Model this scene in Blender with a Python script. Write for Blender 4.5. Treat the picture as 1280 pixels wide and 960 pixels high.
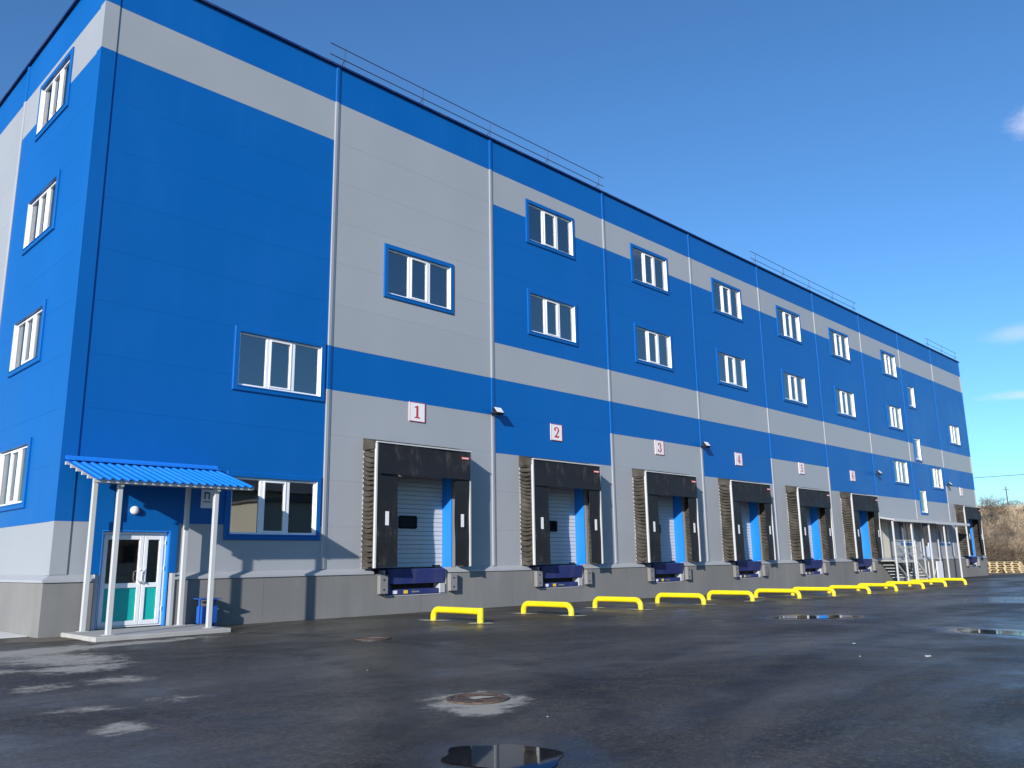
import bpy, math, random
from mathutils import Vector, Matrix
random.seed(7)
for o in list(bpy.data.objects): bpy.data.objects.remove(o)
S = bpy.context.scene
C = S.collection
R = math.radians

# ------------------------------------------------------------------ camera
cam_d = bpy.data.cameras.new('camera'); cam = bpy.data.objects.new('camera', cam_d); C.objects.link(cam)
cam_d.sensor_width = 36.0; cam_d.lens = 1036.54 * 36 / 1280; cam_d.clip_start = 0.1; cam_d.clip_end = 3000
YAW, PIT, ROL = 0.7941, 0.2098, -0.0148
fw = Vector((math.sin(YAW)*math.cos(PIT), math.cos(YAW)*math.cos(PIT), math.sin(PIT)))
rt = Vector((math.cos(YAW), -math.sin(YAW), 0)); up = rt.cross(fw)
r2 = rt*math.cos(ROL) + up*math.sin(ROL); u2 = -rt*math.sin(ROL) + up*math.cos(ROL)
m = Matrix((r2, u2, -fw)).transposed().to_4x4(); m.translation = Vector((-11.749, -18.3785, 1.348))
cam.matrix_world = m
S.camera = cam

# ------------------------------------------------------------------ light
SUN_TRAVEL = Vector((2.2, 1.0, -0.80)).normalized()
elev = math.asin(-SUN_TRAVEL.z); azim = math.atan2(-SUN_TRAVEL.x, -SUN_TRAVEL.y)
sd = bpy.data.lights.new('sun', 'SUN'); sd.energy = 5.0; sd.angle = R(0.53); sd.color = (1.0, 0.955, 0.90)
sun = bpy.data.objects.new('sun', sd); C.objects.link(sun); sun.location = (-60, -60, 60)
sun.rotation_euler = SUN_TRAVEL.to_track_quat('-Z', 'Y').to_euler()

world = bpy.data.worlds.new('World'); S.world = world; world.use_nodes = True
nt = world.node_tree; N = nt.nodes; LK = nt.links
bg = N['Background']; bg.inputs['Strength'].default_value = 0.142
sky = N.new('ShaderNodeTexSky'); sky.sky_type = 'NISHITA'; sky.sun_disc = False
sky.sun_elevation = elev; sky.sun_rotation = azim; sky.air_density = 1.0; sky.dust_density = 0.0; sky.ozone_density = 3.0
# a few thin clouds, placed by direction
tc = N.new('ShaderNodeTexCoord')
def wmath(op, a, b=None, c=None):
    n = N.new('ShaderNodeMath'); n.operation = op
    for i, v in enumerate((a, b, c)):
        if v is None: continue
        if isinstance(v, (int, float)): n.inputs[i].default_value = v
        else: LK.new(v, n.inputs[i])
    return n.outputs[0]
CLOUDS = [((0.899, 0.130, 0.416), (0.085, 0.075, 0.055), 0.95), ((0.962, 0.205, 0.158), (0.08, 0.06, 0.007), 0.6),
          ((0.950, 0.195, 0.222), (0.06, 0.04, 0.010), 0.35), ((0.80, -0.45, 0.38), (0.28, 0.2, 0.08), 0.8),
          ((0.35, -0.85, 0.36), (0.25, 0.2, 0.06), 0.7), ((-0.7, 0.62, 0.35), (0.2, 0.25, 0.06), 0.7)]
wn = N.new('ShaderNodeTexNoise'); wn.inputs['Scale'].default_value = 9; wn.inputs['Detail'].default_value = 7; wn.inputs['Roughness'].default_value = 0.6
wmp = N.new('ShaderNodeMapping'); wmp.inputs['Scale'].default_value = (1, 1, 2.2)
LK.new(tc.outputs['Generated'], wmp.inputs['Vector']); LK.new(wmp.outputs[0], wn.inputs['Vector'])
acc = None
for (cx, cy, cz), sc3, amt in CLOUDS:
    mp = N.new('ShaderNodeMapping'); mp.vector_type = 'TEXTURE'
    mp.inputs['Location'].default_value = (cx, cy, cz); mp.inputs['Scale'].default_value = sc3
    LK.new(tc.outputs['Generated'], mp.inputs['Vector'])
    ln = N.new('ShaderNodeVectorMath'); ln.operation = 'LENGTH'; LK.new(mp.outputs[0], ln.inputs[0])
    v = wmath('SUBTRACT', 1.25, ln.outputs['Value'])
    v = wmath('ADD', v, wmath('MULTIPLY', wmath('SUBTRACT', wn.outputs['Fac'], 0.62), 3.2))
    mr = N.new('ShaderNodeMapRange'); mr.interpolation_type = 'SMOOTHSTEP'
    LK.new(v, mr.inputs['Value']); mr.inputs['From Min'].default_value = 0.0; mr.inputs['From Max'].default_value = 1.3
    mr.inputs['To Max'].default_value = amt
    acc = mr.outputs[0] if acc is None else wmath('MAXIMUM', acc, mr.outputs[0])
cm = N.new('ShaderNodeMix'); cm.data_type = 'RGBA'
hs = N.new('ShaderNodeMix'); hs.data_type = 'RGBA'; hs.blend_type = 'MULTIPLY'; hs.inputs['Factor'].default_value = 1; LK.new(sky.outputs[0], hs.inputs['A']); hs.inputs['B'].default_value = (0.50, 0.795, 1.04, 1)
LK.new(acc, cm.inputs['Factor']); LK.new(hs.outputs['Result'], cm.inputs['A']); cm.inputs['B'].default_value = (5.2, 5.3, 6.2, 1)
LK.new(cm.outputs['Result'], bg.inputs['Color'])

S.view_settings.view_transform = 'Standard'; S.view_settings.look = 'None'; S.view_settings.gamma = 1; S.view_settings.exposure = 0.30
S.view_settings.use_curve_mapping = False
S.cycles.max_bounces = 6; S.cycles.transparent_max_bounces = 12

# ------------------------------------------------------------------ materials
class NT:
    def __init__(s, name):
        s.m = bpy.data.materials.new(name); s.m.use_nodes = True; s.t = s.m.node_tree; s.n = s.t.nodes
        s.p = s.n['Principled BSDF']; s.out = s.n['Material Output']
    def link(s, a, b): s.t.links.new(a, b)
    def math(s, op, a, b=None, c=None, clamp=False):
        n = s.n.new('ShaderNodeMath'); n.operation = op; n.use_clamp = clamp
        for i, v in enumerate((a, b, c)):
            if v is None: continue
            if isinstance(v, (int, float)): n.inputs[i].default_value = v
            else: s.link(v, n.inputs[i])
        return n.outputs[0]
    def coords(s, kind='Object'):
        n = s.n.new('ShaderNodeTexCoord'); return n.outputs[kind]
    def pos(s):
        return s.n.new('ShaderNodeNewGeometry').outputs['Position']
    def mapping(s, v, scale=(1,1,1), loc=(0,0,0), rot=(0,0,0), typ='POINT'):
        n = s.n.new('ShaderNodeMapping'); n.vector_type = typ; s.link(v, n.inputs['Vector'])
        n.inputs['Scale'].default_value = scale; n.inputs['Location'].default_value = loc; n.inputs['Rotation'].default_value = rot
        return n.outputs[0]
    def noise(s, v, scale, detail=4, rough=0.55, dist=0):
        n = s.n.new('ShaderNodeTexNoise'); s.link(v, n.inputs['Vector']); n.inputs['Scale'].default_value = scale
        n.inputs['Detail'].default_value = detail; n.inputs['Roughness'].default_value = rough; n.inputs['Distortion'].default_value = dist
        return n.outputs['Fac']
    def range(s, v, a, b, c=0, d=1, smooth=True):
        n = s.n.new('ShaderNodeMapRange'); s.link(v, n.inputs['Value'])
        if smooth: n.interpolation_type = 'SMOOTHSTEP'
        for k, x in zip(('From Min', 'From Max', 'To Min', 'To Max'), (a, b, c, d)): n.inputs[k].default_value = x
        return n.outputs[0]
    def mix(s, f, a, b):
        n = s.n.new('ShaderNodeMix'); n.data_type = 'RGBA'
        for k, v in (('Factor', f), ('A', a), ('B', b)):
            if isinstance(v, (int, float)): n.inputs[k].default_value = v
            elif isinstance(v, tuple): n.inputs[k].default_value = v + (1,)
            else: s.link(v, n.inputs[k])
        return n.outputs['Result']
    def bump(s, h, strength=0.2, dist=0.01):
        n = s.n.new('ShaderNodeBump'); s.link(h, n.inputs['Height']); n.inputs['Strength'].default_value = strength; n.inputs['Distance'].default_value = dist
        s.link(n.outputs[0], s.p.inputs['Normal'])
    def set(s, col=None, rough=None, metal=None, spec=None):
        for k, v in (('Base Color', col), ('Roughness', rough), ('Metallic', metal), ('Specular IOR Level', spec)):
            if v is None: continue
            if isinstance(v, tuple): s.p.inputs[k].default_value = v + (1,)
            elif isinstance(v, (int, float)): s.p.inputs[k].default_value = v
            else: s.link(v, s.p.inputs[k])
        return s

def painted(name, col, rough=0.45, var=0.05, dirt=0.12, dirtcol=(0.22, 0.21, 0.19), spec=0.4, dscale=0.7, bumps=0.0):
    t = NT(name); p = t.pos()
    big = t.noise(t.mapping(p, (0.35, 0.35, 0.25)), 1.0, 5)
    streak = t.noise(t.mapping(p, (3.0, 3.0, 0.22)), 1.0, 5, 0.6)
    oi = t.n.new('ShaderNodeObjectInfo')
    dark = tuple(c*(1-2*var) for c in col); lite = tuple(min(1, c*(1+var)) for c in col)
    f = t.math('ADD', t.math('MULTIPLY', t.range(big, 0.3, 0.7), 0.72), t.math('MULTIPLY', oi.outputs['Random'], 0.28))
    c = t.mix(f, dark, lite)
    d = t.math('MULTIPLY', t.range(t.math('MULTIPLY', streak, t.range(big, 0.35, 0.65, 0.8, 1.15)), 0.42, 0.78), dirt)
    c = t.mix(d, c, dirtcol)
    t.set(c, t.range(big, 0.3, 0.7, rough-0.05, rough+0.08), spec=spec)
    if bumps: t.bump(t.noise(p, 1.3, 3), bumps, 0.02)
    return t.m

M = {}
M['blue'] = painted('blue_panel_paint', (0.0010, 0.106, 0.375), 0.40, 0.03, 0.03, (0.06, 0.18, 0.4), spec=0.28, bumps=0.05)
M['grey'] = painted('grey_panel_paint', (0.330, 0.345, 0.365), 0.45, 0.03, 0.06, (0.30, 0.29, 0.27), bumps=0.05)
M['copingshade'] = painted('coping_shade_navy', (0.004, 0.02, 0.11), 0.5)  # blue coping with its underside shade painted in, dark on every face
M['plinth'] = painted('grey_plinth_paint', (0.198, 0.194, 0.186), 0.75, 0.08, 0.35, (0.26, 0.25, 0.23), 0.25)
M['ledge'] = painted('grey_flashing', (0.37, 0.38, 0.39), 0.42, 0.04, 0.1)
M['white'] = painted('white_plastic_frame', (0.80, 0.81, 0.82), 0.35, 0.02, 0.06)
M['steelpaint'] = painted('pale_grey_painted_steel', (0.52, 0.53, 0.52), 0.45, 0.05, 0.15, (0.3, 0.26, 0.2))
M['galv'] = painted('galvanised_steel', (0.42, 0.43, 0.43), 0.45, 0.1, 0.2)
M['canopyblue'] = painted('bright_blue_sheet', (0.012, 0.20, 0.70), 0.38, 0.05, 0.05, (0.2, 0.4, 0.6))
M['binblue'] = painted('bin_blue', (0.01, 0.10, 0.42), 0.4, 0.05, 0.1)
M['levblue'] = painted('leveller_blue', (0.022, 0.034, 0.15), 0.5, 0.1, 0.3, (0.12, 0.11, 0.12))
M['revealblue'] = painted('door_reveal_blue', (0.010, 0.20, 0.68), 0.4, 0.03, 0.05)
M['dooralu'] = painted('dock_door_white', (0.64, 0.62, 0.59), 0.45, 0.03, 0.10)
M['black'] = painted('black_rubber', (0.012, 0.012, 0.014), 0.55, 0.1, 0.15, (0.06, 0.055, 0.05))
M['bumper'] = painted('grey_bumper_plate', (0.22, 0.215, 0.21), 0.6, 0.1, 0.3)
M['teal'] = painted('teal_door_panel', (0.006, 0.40, 0.36), 0.45, 0.03, 0.05)
M['beige'] = painted('cream_door', (0.60, 0.57, 0.46), 0.5, 0.04, 0.1)
M['paleconcrete'] = painted('bright_dry_concrete', (0.62, 0.60, 0.56), 0.85, 0.08, 0.2, (0.4, 0.38, 0.34), 0.2)
M['mortar'] = painted('cream_mortar', (0.46, 0.42, 0.33), 0.9, 0.15, 0.6, (0.16, 0.14, 0.11), 0.2)
M['concrete'] = painted('pale_concrete', (0.42, 0.41, 0.38), 0.85, 0.12, 0.35, (0.2, 0.19, 0.17), 0.2)
M['red'] = painted('sign_red', (0.52, 0.035, 0.045), 0.5, 0.02, 0.0)
M['signwhite'] = painted('sign_white', (0.78, 0.77, 0.76), 0.4, 0.02, 0.04)
M['ink'] = painted('dark_print', (0.03, 0.03, 0.035), 0.5, 0.02, 0.0)
M['stickeryellow'] = painted('sticker_yellow', (0.75, 0.55, 0.03), 0.5, 0.02, 0.1)
M['interior'] = painted('pale_interior', (0.45, 0.45, 0.45), 0.9)
M['dirt'] = painted('brown_soil', (0.14, 0.11, 0.08), 0.95, 0.15, 0.3)
M['roofing'] = painted('grey_roofing', (0.12, 0.12, 0.12), 0.9)
M['brick'] = painted('pale_plaster', (0.5, 0.46, 0.36), 0.9, 0.08, 0.25)

def m_curtain():
    t = NT('black_curtain_rubber'); p = t.pos()
    o = t.coords('Object')
    n1 = t.noise(t.mapping(o, (2.2, 2.2, 1.3)), 1.0, 8, 0.68); n2 = t.noise(t.mapping(o, (9, 9, 1.6)), 1.0, 6, 0.7)
    sep = t.n.new('ShaderNodeSeparateXYZ'); t.link(o, sep.inputs[0])
    scuff = t.math('MULTIPLY', t.range(n1, 0.5, 0.75), t.range(n2, 0.4, 0.7))
    t.set(t.mix(t.math('MULTIPLY', scuff, 0.75), (0.014, 0.014, 0.016), (0.13, 0.125, 0.115)), t.range(n1, 0.3, 0.7, 0.45, 0.7), spec=0.35)
    t.bump(t.noise(o, 3, 3), 0.25, 0.03)
    return t.m
M['curtain'] = m_curtain()
def m_fabric():
    t = NT('pleated_shelter_fabric'); p = t.pos()
    n1 = t.noise(t.mapping(p, (3, 3, 3)), 1.0, 6, 0.6)
    t.set(t.mix(t.range(n1, 0.3, 0.7), (0.036, 0.032, 0.027), (0.078, 0.070, 0.058)), 0.8, spec=0.2)
    t.bump(t.noise(p, 14, 4), 0.3, 0.02)
    return t.m
M['fabric'] = m_fabric()
def m_glass():
    t = NT('window_glass'); t.n.remove(t.p)
    tr = t.n.new('ShaderNodeBsdfTransparent'); tr.inputs[0].default_value = (0.72, 0.76, 0.78, 1)
    gl = t.n.new('ShaderNodeBsdfGlossy'); gl.inputs['Roughness'].default_value = 0.015; gl.inputs['Color'].default_value = (1, 1, 1, 1)
    fr = t.n.new('ShaderNodeFresnel'); fr.inputs['IOR'].default_value = 3.1
    bp = t.n.new('ShaderNodeBump'); bp.inputs['Strength'].default_value = 0.04; bp.inputs['Distance'].default_value = 0.02
    t.link(t.noise(t.pos(), 1.1, 2), bp.inputs['Height']); t.link(bp.outputs[0], gl.inputs['Normal'])
    mx = t.n.new('ShaderNodeMixShader'); t.link(fr.outputs[0], mx.inputs[0]); t.link(tr.outputs[0], mx.inputs[1]); t.link(gl.outputs[0], mx.inputs[2])
    t.link(mx.outputs[0], t.out.inputs['Surface']); return t.m
M['glass'] = m_glass()
def m_simple(name, col, rough, metal=0, spec=0.5):
    t = NT(name); p = t.pos(); n = t.noise(p, 5, 5)
    t.set(t.mix(t.range(n, 0.3, 0.7), tuple(c*0.85 for c in col), tuple(min(1, c*1.1) for c in col)), t.range(n, 0.3, 0.7, rough*0.85, min(1, rough*1.15)), metal, spec); return t.m
M['lampglass'] = m_simple('lamp_glass', (0.75, 0.76, 0.78), 0.12)
M['darkglass'] = m_simple('dark_acrylic', (0.012, 0.014, 0.018), 0.08)
M['wire'] = m_simple('dark_steel', (0.03, 0.035, 0.05), 0.5)
M['handle'] = m_simple('white_handle', (0.8, 0.8, 0.8), 0.3)
def m_yellow():
    t = NT('yellow_rail_paint'); p = t.pos()
    n = t.noise(p, 3.0, 6, 0.6); s2 = t.noise(p, 22, 5, 0.7)
    c = t.mix(t.range(n, 0.3, 0.7), (0.80, 0.62, 0.006), (0.85, 0.69, 0.01))
    sep = t.n.new('ShaderNodeSeparateXYZ'); t.link(t.coords('Object'), sep.inputs[0])
    low = t.range(sep.outputs[2], 0.02, 0.2, 1, 0.25)
    c = t.mix(t.math('MULTIPLY', t.math('MULTIPLY', t.range(s2, 0.45, 0.66), low), 0.75), c, (0.22, 0.17, 0.09))
    scr = t.noise(t.mapping(p, (14, 3, 14)), 1.0, 6, 0.7); c = t.mix(t.math('MULTIPLY', t.range(scr, 0.60, 0.72), 0.6), c, (0.14, 0.11, 0.06))
    t.set(c, 0.32, spec=0.5); t.bump(s2, 0.08, 0.01); return t.m
M['yellow'] = m_yellow()
def m_rust():
    t = NT('rusty_cast_iron'); p = t.pos(); n = t.noise(p, 9, 6, 0.65)
    t.set(t.mix(t.range(n, 0.35, 0.65), (0.045, 0.033, 0.027), (0.13, 0.08, 0.058)), 0.8); t.bump(n, 0.5, 0.01); return t.m
M['rust'] = m_rust()
def m_wood(name, a, b):
    t = NT(name); o = t.coords('Object'); oi = t.n.new('ShaderNodeObjectInfo')
    n = t.noise(t.mapping(o, (2, 30, 30)), 1.0, 5, 0.6)
    f = t.math('ADD', t.math('MULTIPLY', t.range(n, 0.3, 0.7), 0.5), t.math('MULTIPLY', oi.outputs['Random'], 0.5))
    t.set(t.mix(f, a, b), 0.8); return t.m
M['wood'] = m_wood('pallet_wood', (0.42, 0.31, 0.16), (0.74, 0.60, 0.36))
M['bark'] = m_simple('shrub_bark', (0.115, 0.09, 0.07), 0.9, 0, 0.2)
M['bark2'] = m_simple('pale_shrub_bark', (0.24, 0.19, 0.135), 0.9, 0, 0.2)
M['pole'] = m_wood('weathered_pole_wood', (0.09, 0.08, 0.07), (0.16, 0.14, 0.12))
def m_grass():
    t = NT('dry_grass_blades'); p = t.pos(); n = t.noise(p, 0.5, 6, 0.6)
    t.set(t.mix(t.range(n, 0.3, 0.7), (0.42, 0.32, 0.19), (0.62, 0.50, 0.33)), 0.9, spec=0.15); return t.m
M['grass'] = m_grass()
def m_hill():
    t = NT('dry_hillside'); p = t.pos(); n = t.noise(p, 0.35, 8, 0.65); n2 = t.noise(p, 4, 6, 0.7)
    c = t.mix(t.range(n, 0.35, 0.65), (0.36, 0.27, 0.17), (0.54, 0.43, 0.28))
    t.set(t.mix(t.range(n2, 0.48, 0.75), c, (0.24, 0.18, 0.12)), 0.95, spec=0.1); t.bump(n2, 0.8, 0.3); return t.m
M['hill'] = m_hill()

def m_water():
    t = NT('puddle_water'); p = t.pos()
    n = t.noise(t.mapping(p, (3, 3, 3)), 1.0, 3)
    t.set((0.012, 0.013, 0.015), 0.03, spec=0.5); t.p.inputs['IOR'].default_value = 1.33
    t.bump(n, 0.012, 0.01); return t.m
M['water'] = m_water()

PUDDLES = [(-7.42, -14.0, 0.40, 0.42, -0.75), (6.85, -9.6, 0.85, 0.5, -0.6), (4.75, -14.1, 0.42, 1.0, -0.4), (19.0, -10.5, 1.6, 1.0, 0.2)]   # the first three hold water
SEDIMENT = [  # x, y, radius x, radius y, rotation, strength : dried silt left on the yard
    (-7.2, -3.0, 1.5, 0.9, 0.3, 1.1), (-5.9, -2.85, 2.4, 0.42, 0.1, 1.1), (-7.35, -4.6, 1.0, 1.7, 0.2, 1.0), (-7.5, -6.0, 0.9, 0.7, 0.3, 1.0),
    (-8.8, -10.8, 0.30, 0.42, -0.7, 1.0), (-8.62, -9.55, 0.55, 0.38, -0.6, 0.8), (-7.81, -9.6, 0.5, 0.34, -0.5, 0.75), (-8.52, -7.64, 0.7, 0.5, 0.5, 0.8),
    (-7.6, -7.6, 0.55, 0.6, 0.4, 0.85), (-7.9, -10.8, 0.4, 0.3, 0.2, 0.5), (-8.5, -5.6, 0.6, 0.5, 0.2, 0.9), (-8.2, -2.0, 1.2, 1.0, 0.2, 0.7),
    (-5.92, -12.12, 0.66, 0.58, 0.8, 1.2), (-6.25, -12.45, 0.45, 0.34, 0.8, 1.1), (-2.6, -5.85, 0.5, 0.42, 0.8, 0.9), (-7.0, -12.6, 0.5, 0.3, 0.6, 0.3),
    (1.0, -3.0, 0.6, 0.3, 0.2, 0.25), (-3.2, -2.3, 1.4, 0.22, 0.05, 0.6)]
def m_asphalt():
    t = NT('damp_asphalt'); p = t.pos()
    big = t.noise(t.mapping(p, (0.16, 0.24, 1), rot=(0, 0, 0.5)), 1.0, 6, 0.6, 0.6)
    band = t.noise(t.mapping(p, (0.10, 0.55, 1), rot=(0, 0, -0.35)), 1.0, 5, 0.6, 0.4)
    mid = t.noise(p, 1.6, 7, 0.68); fine = t.noise(p, 42, 4, 0.7); grit = t.noise(p, 130, 2, 0.6)
    c = t.mix(t.range(big, 0.32, 0.68), (0.022, 0.020, 0.016), (0.082, 0.073, 0.056))
    c = t.mix(t.math('MULTIPLY', t.range(mid, 0.42, 0.7), 0.5), c, (0.098, 0.086, 0.066))
    c = t.mix(t.math('MULTIPLY', t.range(band, 0.5, 0.72), 0.5), c, (0.118, 0.104, 0.08))
    spk = t.noise(p, 30, 6, 0.8); c = t.mix(t.math('MULTIPLY', t.range(spk, 0.50, 0.64), 0.85), c, (0.145, 0.128, 0.10)); c = t.mix(t.math('MULTIPLY', t.range(spk, 0.50, 0.36), 0.6), c, (0.018, 0.017, 0.016))
    c = t.mix(t.math('MULTIPLY', t.range(grit, 0.62, 0.78), 0.5), c, (0.14, 0.135, 0.12))
    ARCS = [(-14, -6, 9.5, 0.28, 0), (-13.6, -6, 11.1, 0.24, 0), (3, -34, 21.5, 0.35, 0), (3, -34, 23.3, 0.3, 0), (-20, -24, 13.2, 0.26, 1), (-20, -24, 14.9, 0.24, 1), (30, -60, 52, 0.5, 1), (-2, -26, 12.0, 0.22, 1)]
    brk = t.noise(p, 0.9, 6, 0.65, 0.5)
    for ax, ay, ar, aw, kind in ARCS:      # worn tyre arcs: dark rubbed ones and pale dusty ones
        ln = t.n.new('ShaderNodeVectorMath'); ln.operation = 'LENGTH'; t.link(t.mapping(p, (1, 1, 0), (-ax, -ay, 0)), ln.inputs[0])
        d = t.math('ABSOLUTE', t.math('SUBTRACT', t.math('ADD', ln.outputs['Value'], t.math('MULTIPLY', mid, 0.25)), ar))
        g = t.math('MULTIPLY', t.range(d, aw*0.3, aw*1.3, 1, 0), t.range(brk, 0.38, 0.62, 0.0, 0.75))
        c = t.mix(t.math('MULTIPLY', g, 0.8 if kind == 0 else 0.5), c, (0.016, 0.015, 0.014) if kind == 0 else (0.125, 0.115, 0.095))
    sed = None
    strk = t.noise(t.mapping(p, (2.6, 3.4, 1), rot=(0, 0, 0.75)), 1.0, 12, 0.84, 0.5)
    for x, y, rx, ry, ro, am in SEDIMENT:
        v = t.mapping(p, (rx*1.25, ry*1.25, 50), (x, y, 0), (0, 0, ro), 'TEXTURE')
        ln = t.n.new('ShaderNodeVectorMath'); ln.operation = 'LENGTH'; t.link(v, ln.inputs[0])
        g = t.math('MULTIPLY', t.range(ln.outputs['Value'], 0.0, 1.5, 1, 0), am)
        sed = g if sed is None else t.math('MAXIMUM', sed, g)
    s = t.range(t.math('ADD', t.math('MULTIPLY', sed, 0.42), strk), 0.74, 0.90)
    s = t.math('MULTIPLY', s, t.range(sed, 0.02, 0.3))
    c = t.mix(t.math('MULTIPLY', s, 0.85), c, (0.40, 0.37, 0.31))
    wetm = None
    for x, y, rx, ry, ro in PUDDLES:
        v = t.mapping(p, (rx*1.9+0.15, ry*1.9+0.15, 50), (x, y, 0), (0, 0, ro), 'TEXTURE')
        ln = t.n.new('ShaderNodeVectorMath'); ln.operation = 'LENGTH'; t.link(v, ln.inputs[0])
        g = t.range(t.math('ADD', ln.outputs['Value'], t.math('MULTIPLY', t.math('SUBTRACT', strk, 0.5), 0.9)), 0.55, 1.05, 1, 0)
        wetm = g if wetm is None else t.math('MAXIMUM', wetm, g)
    c = t.mix(t.math('MULTIPLY', wetm, 0.7), c, (0.012, 0.0115, 0.011))
    # farther than the yard the ground turns to bare soil
    sep = t.n.new('ShaderNodeSeparateXYZ'); t.link(p, sep.inputs[0])
    far = t.range(t.math('ADD', sep.outputs[0], t.math('MULTIPLY', mid, 4)), 62, 66)
    c = t.mix(far, c, (0.17, 0.13, 0.09))
    wet = t.range(t.math('ADD', big, t.math('MULTIPLY', band, 0.5)), 0.58, 0.9)
    r = t.math('SUBTRACT', t.range(mid, 0.3, 0.7, 0.50, 0.68), t.math('MULTIPLY', wet, 0.24))
    r = t.math('ADD', r, t.math('MULTIPLY', t.math('MAXIMUM', s, far), 0.4), clamp=True)
    r = t.math('SUBTRACT', r, t.math('MULTIPLY', wetm, 0.27), clamp=True)
    t.set(c, r, spec=t.range(wetm, 0, 1, 0.17, 0.36))
    b = t.n.new('ShaderNodeBump'); b.inputs['Strength'].default_value = 0.35; b.inputs['Distance'].default_value = 0.004
    h = t.math('ADD', fine, t.math('MULTIPLY', grit, 0.6)); t.link(h, b.inputs['Height'])
    b2 = t.n.new('ShaderNodeBump'); b2.inputs['Strength'].default_value = 0.12; b2.inputs['Distance'].default_value = 0.05
    t.link(mid, b2.inputs['Height']); t.link(b2.outputs[0], b.inputs['Normal']); t.link(b.outputs[0], t.p.inputs['Normal'])
    return t.m
M['asphalt'] = m_asphalt()

# ------------------------------------------------------------------ mesh helpers
class MB:
    def __init__(s): s.v = []; s.f = []; s.mi = []; s.sm = []
    def add(s, vs, fs, mi=0, smooth=False):
        b = len(s.v); s.v += [tuple(v) for v in vs]
        for f in fs: s.f.append(tuple(b+i for i in f)); s.mi.append(mi); s.sm.append(smooth)
        return s
    def box(s, x0, x1, y0, y1, z0, z1, mi=0):
        vs = [(x, y, z) for x in (x0, x1) for y in (y0, y1) for z in (z0, z1)]
        return s.add(vs, [(0,1,3,2), (4,6,7,5), (0,4,5,1), (2,3,7,6), (0,2,6,4), (1,5,7,3)], mi)
    def bbox(s, x0, x1, y0, y1, z0, z1, b=0.01, mi=0):
        # box with chamfered edges all round
        vs = []; idx = {}
        for i, (X, sx) in enumerate(((x0, 1), (x1, -1))):
            for j, (Y, sy) in enumerate(((y0, 1), (y1, -1))):
                for k, (Z, sz) in enumerate(((z0, 1), (z1, -1))):
                    for a in range(3):
                        idx[(i,j,k,a)] = len(vs)
                        vs.append((X + (0 if a == 0 else sx*b), Y + (0 if a == 1 else sy*b), Z + (0 if a == 2 else sz*b)))
        q = idx; f = []
        for i in (0,1):
            f.append((q[i,0,0,0], q[i,0,1,0], q[i,1,1,0], q[i,1,0,0])); f.append((q[0,i,0,1], q[0,i,1,1], q[1,i,1,1], q[1,i,0,1])); f.append((q[0,0,i,2], q[0,1,i,2], q[1,1,i,2], q[1,0,i,2]))
        for i in (0,1):
            for j in (0,1):
                f.append((q[i,j,0,0], q[i,j,1,0], q[i,j,1,1], q[i,j,0,1])); f.append((q[i,0,j,0], q[i,1,j,0], q[i,1,j,2], q[i,0,j,2])); f.append((q[0,i,j,1], q[1,i,j,1], q[1,i,j,2], q[0,i,j,2]))
                for k in (0,1): f.append((q[i,j,k,0], q[i,j,k,1], q[i,j,k,2]))
        return s.add(vs, f, mi)
    def prism(s, poly, a, b, axis='x', mi=0):
        # polygon (p, q) swept from a to b along the axis
        n = len(poly)
        mk = {'x': lambda t, p, q: (t, p, q), 'y': lambda t, p, q: (p, t, q), 'z': lambda t, p, q: (p, q, t)}[axis]
        vs = [mk(a, p, q) for p, q in poly] + [mk(b, p, q) for p, q in poly]
        fs = [(i, (i+1) % n, n+(i+1) % n, n+i) for i in range(n)] + [tuple(range(n)), tuple(range(2*n-1, n-1, -1))]
        return s.add(vs, fs, mi)
    def tube(s, pts, rad, n=8, mi=0, smooth=True, caps=True):
        pts = [Vector(p) for p in pts]; rads = rad if isinstance(rad, (list, tuple)) else [rad]*len(pts)
        vs = []; fs = []; prev = None
        for i, p in enumerate(pts):
            d = (pts[min(i+1, len(pts)-1)] - pts[max(i-1, 0)]).normalized()
            if prev is None:
                a = d.orthogonal().normalized()
            else:
                a = (prev - d*prev.dot(d)).normalized()
            prev = a; b = d.cross(a)
            for k in range(n):
                th = 2*math.pi*k/n; vs.append(p + (a*math.cos(th) + b*math.sin(th))*rads[i])
        for i in range(len(pts)-1):
            for k in range(n): fs.append((i*n+k, i*n+(k+1) % n, (i+1)*n+(k+1) % n, (i+1)*n+k))
        s.add(vs, fs, mi, smooth)
        if caps: s.add(vs[:n], [tuple(range(n-1, -1, -1))], mi); s.add(vs[-n:], [tuple(range(n))], mi)
        return s
    def bar(s, p, q, w, mi=0):
        return s.tube([p, q], w*0.7071, 4, mi, False)
    def disc(s, c, r, z, n=24, mi=0, jit=0, seed=0):
        rr = random.Random(seed); vs = [(c[0], c[1], z)]
        for k in range(n):
            q = r*(1 + (rr.random()-0.5)*jit); vs.append((c[0]+q*math.cos(2*math.pi*k/n), c[1]+q*math.sin(2*math.pi*k/n), z))
        return s.add(vs, [(0, 1+k, 1+(k+1) % n) for k in range(n)], mi)
    def mesh(s, name, mats):
        me = bpy.data.meshes.new(name); me.from_pydata(s.v, [], s.f)
        for mt in (mats if isinstance(mats, (list, tuple)) else [mats]): me.materials.append(mt)
        me.polygons.foreach_set('material_index', s.mi); me.polygons.foreach_set('use_smooth', s.sm); me.update(); return me
    def build(s, name, mats, parent=None, loc=(0,0,0), rotz=0):
        return put(name, s.mesh(name, mats), parent, loc, rotz)
def put(name, me, parent=None, loc=(0,0,0), rotz=0):
    o = bpy.data.objects.new(name, me); C.objects.link(o); o.parent = parent; o.location = loc
    if rotz: o.rotation_euler = (0, 0, rotz)
    return o
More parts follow.
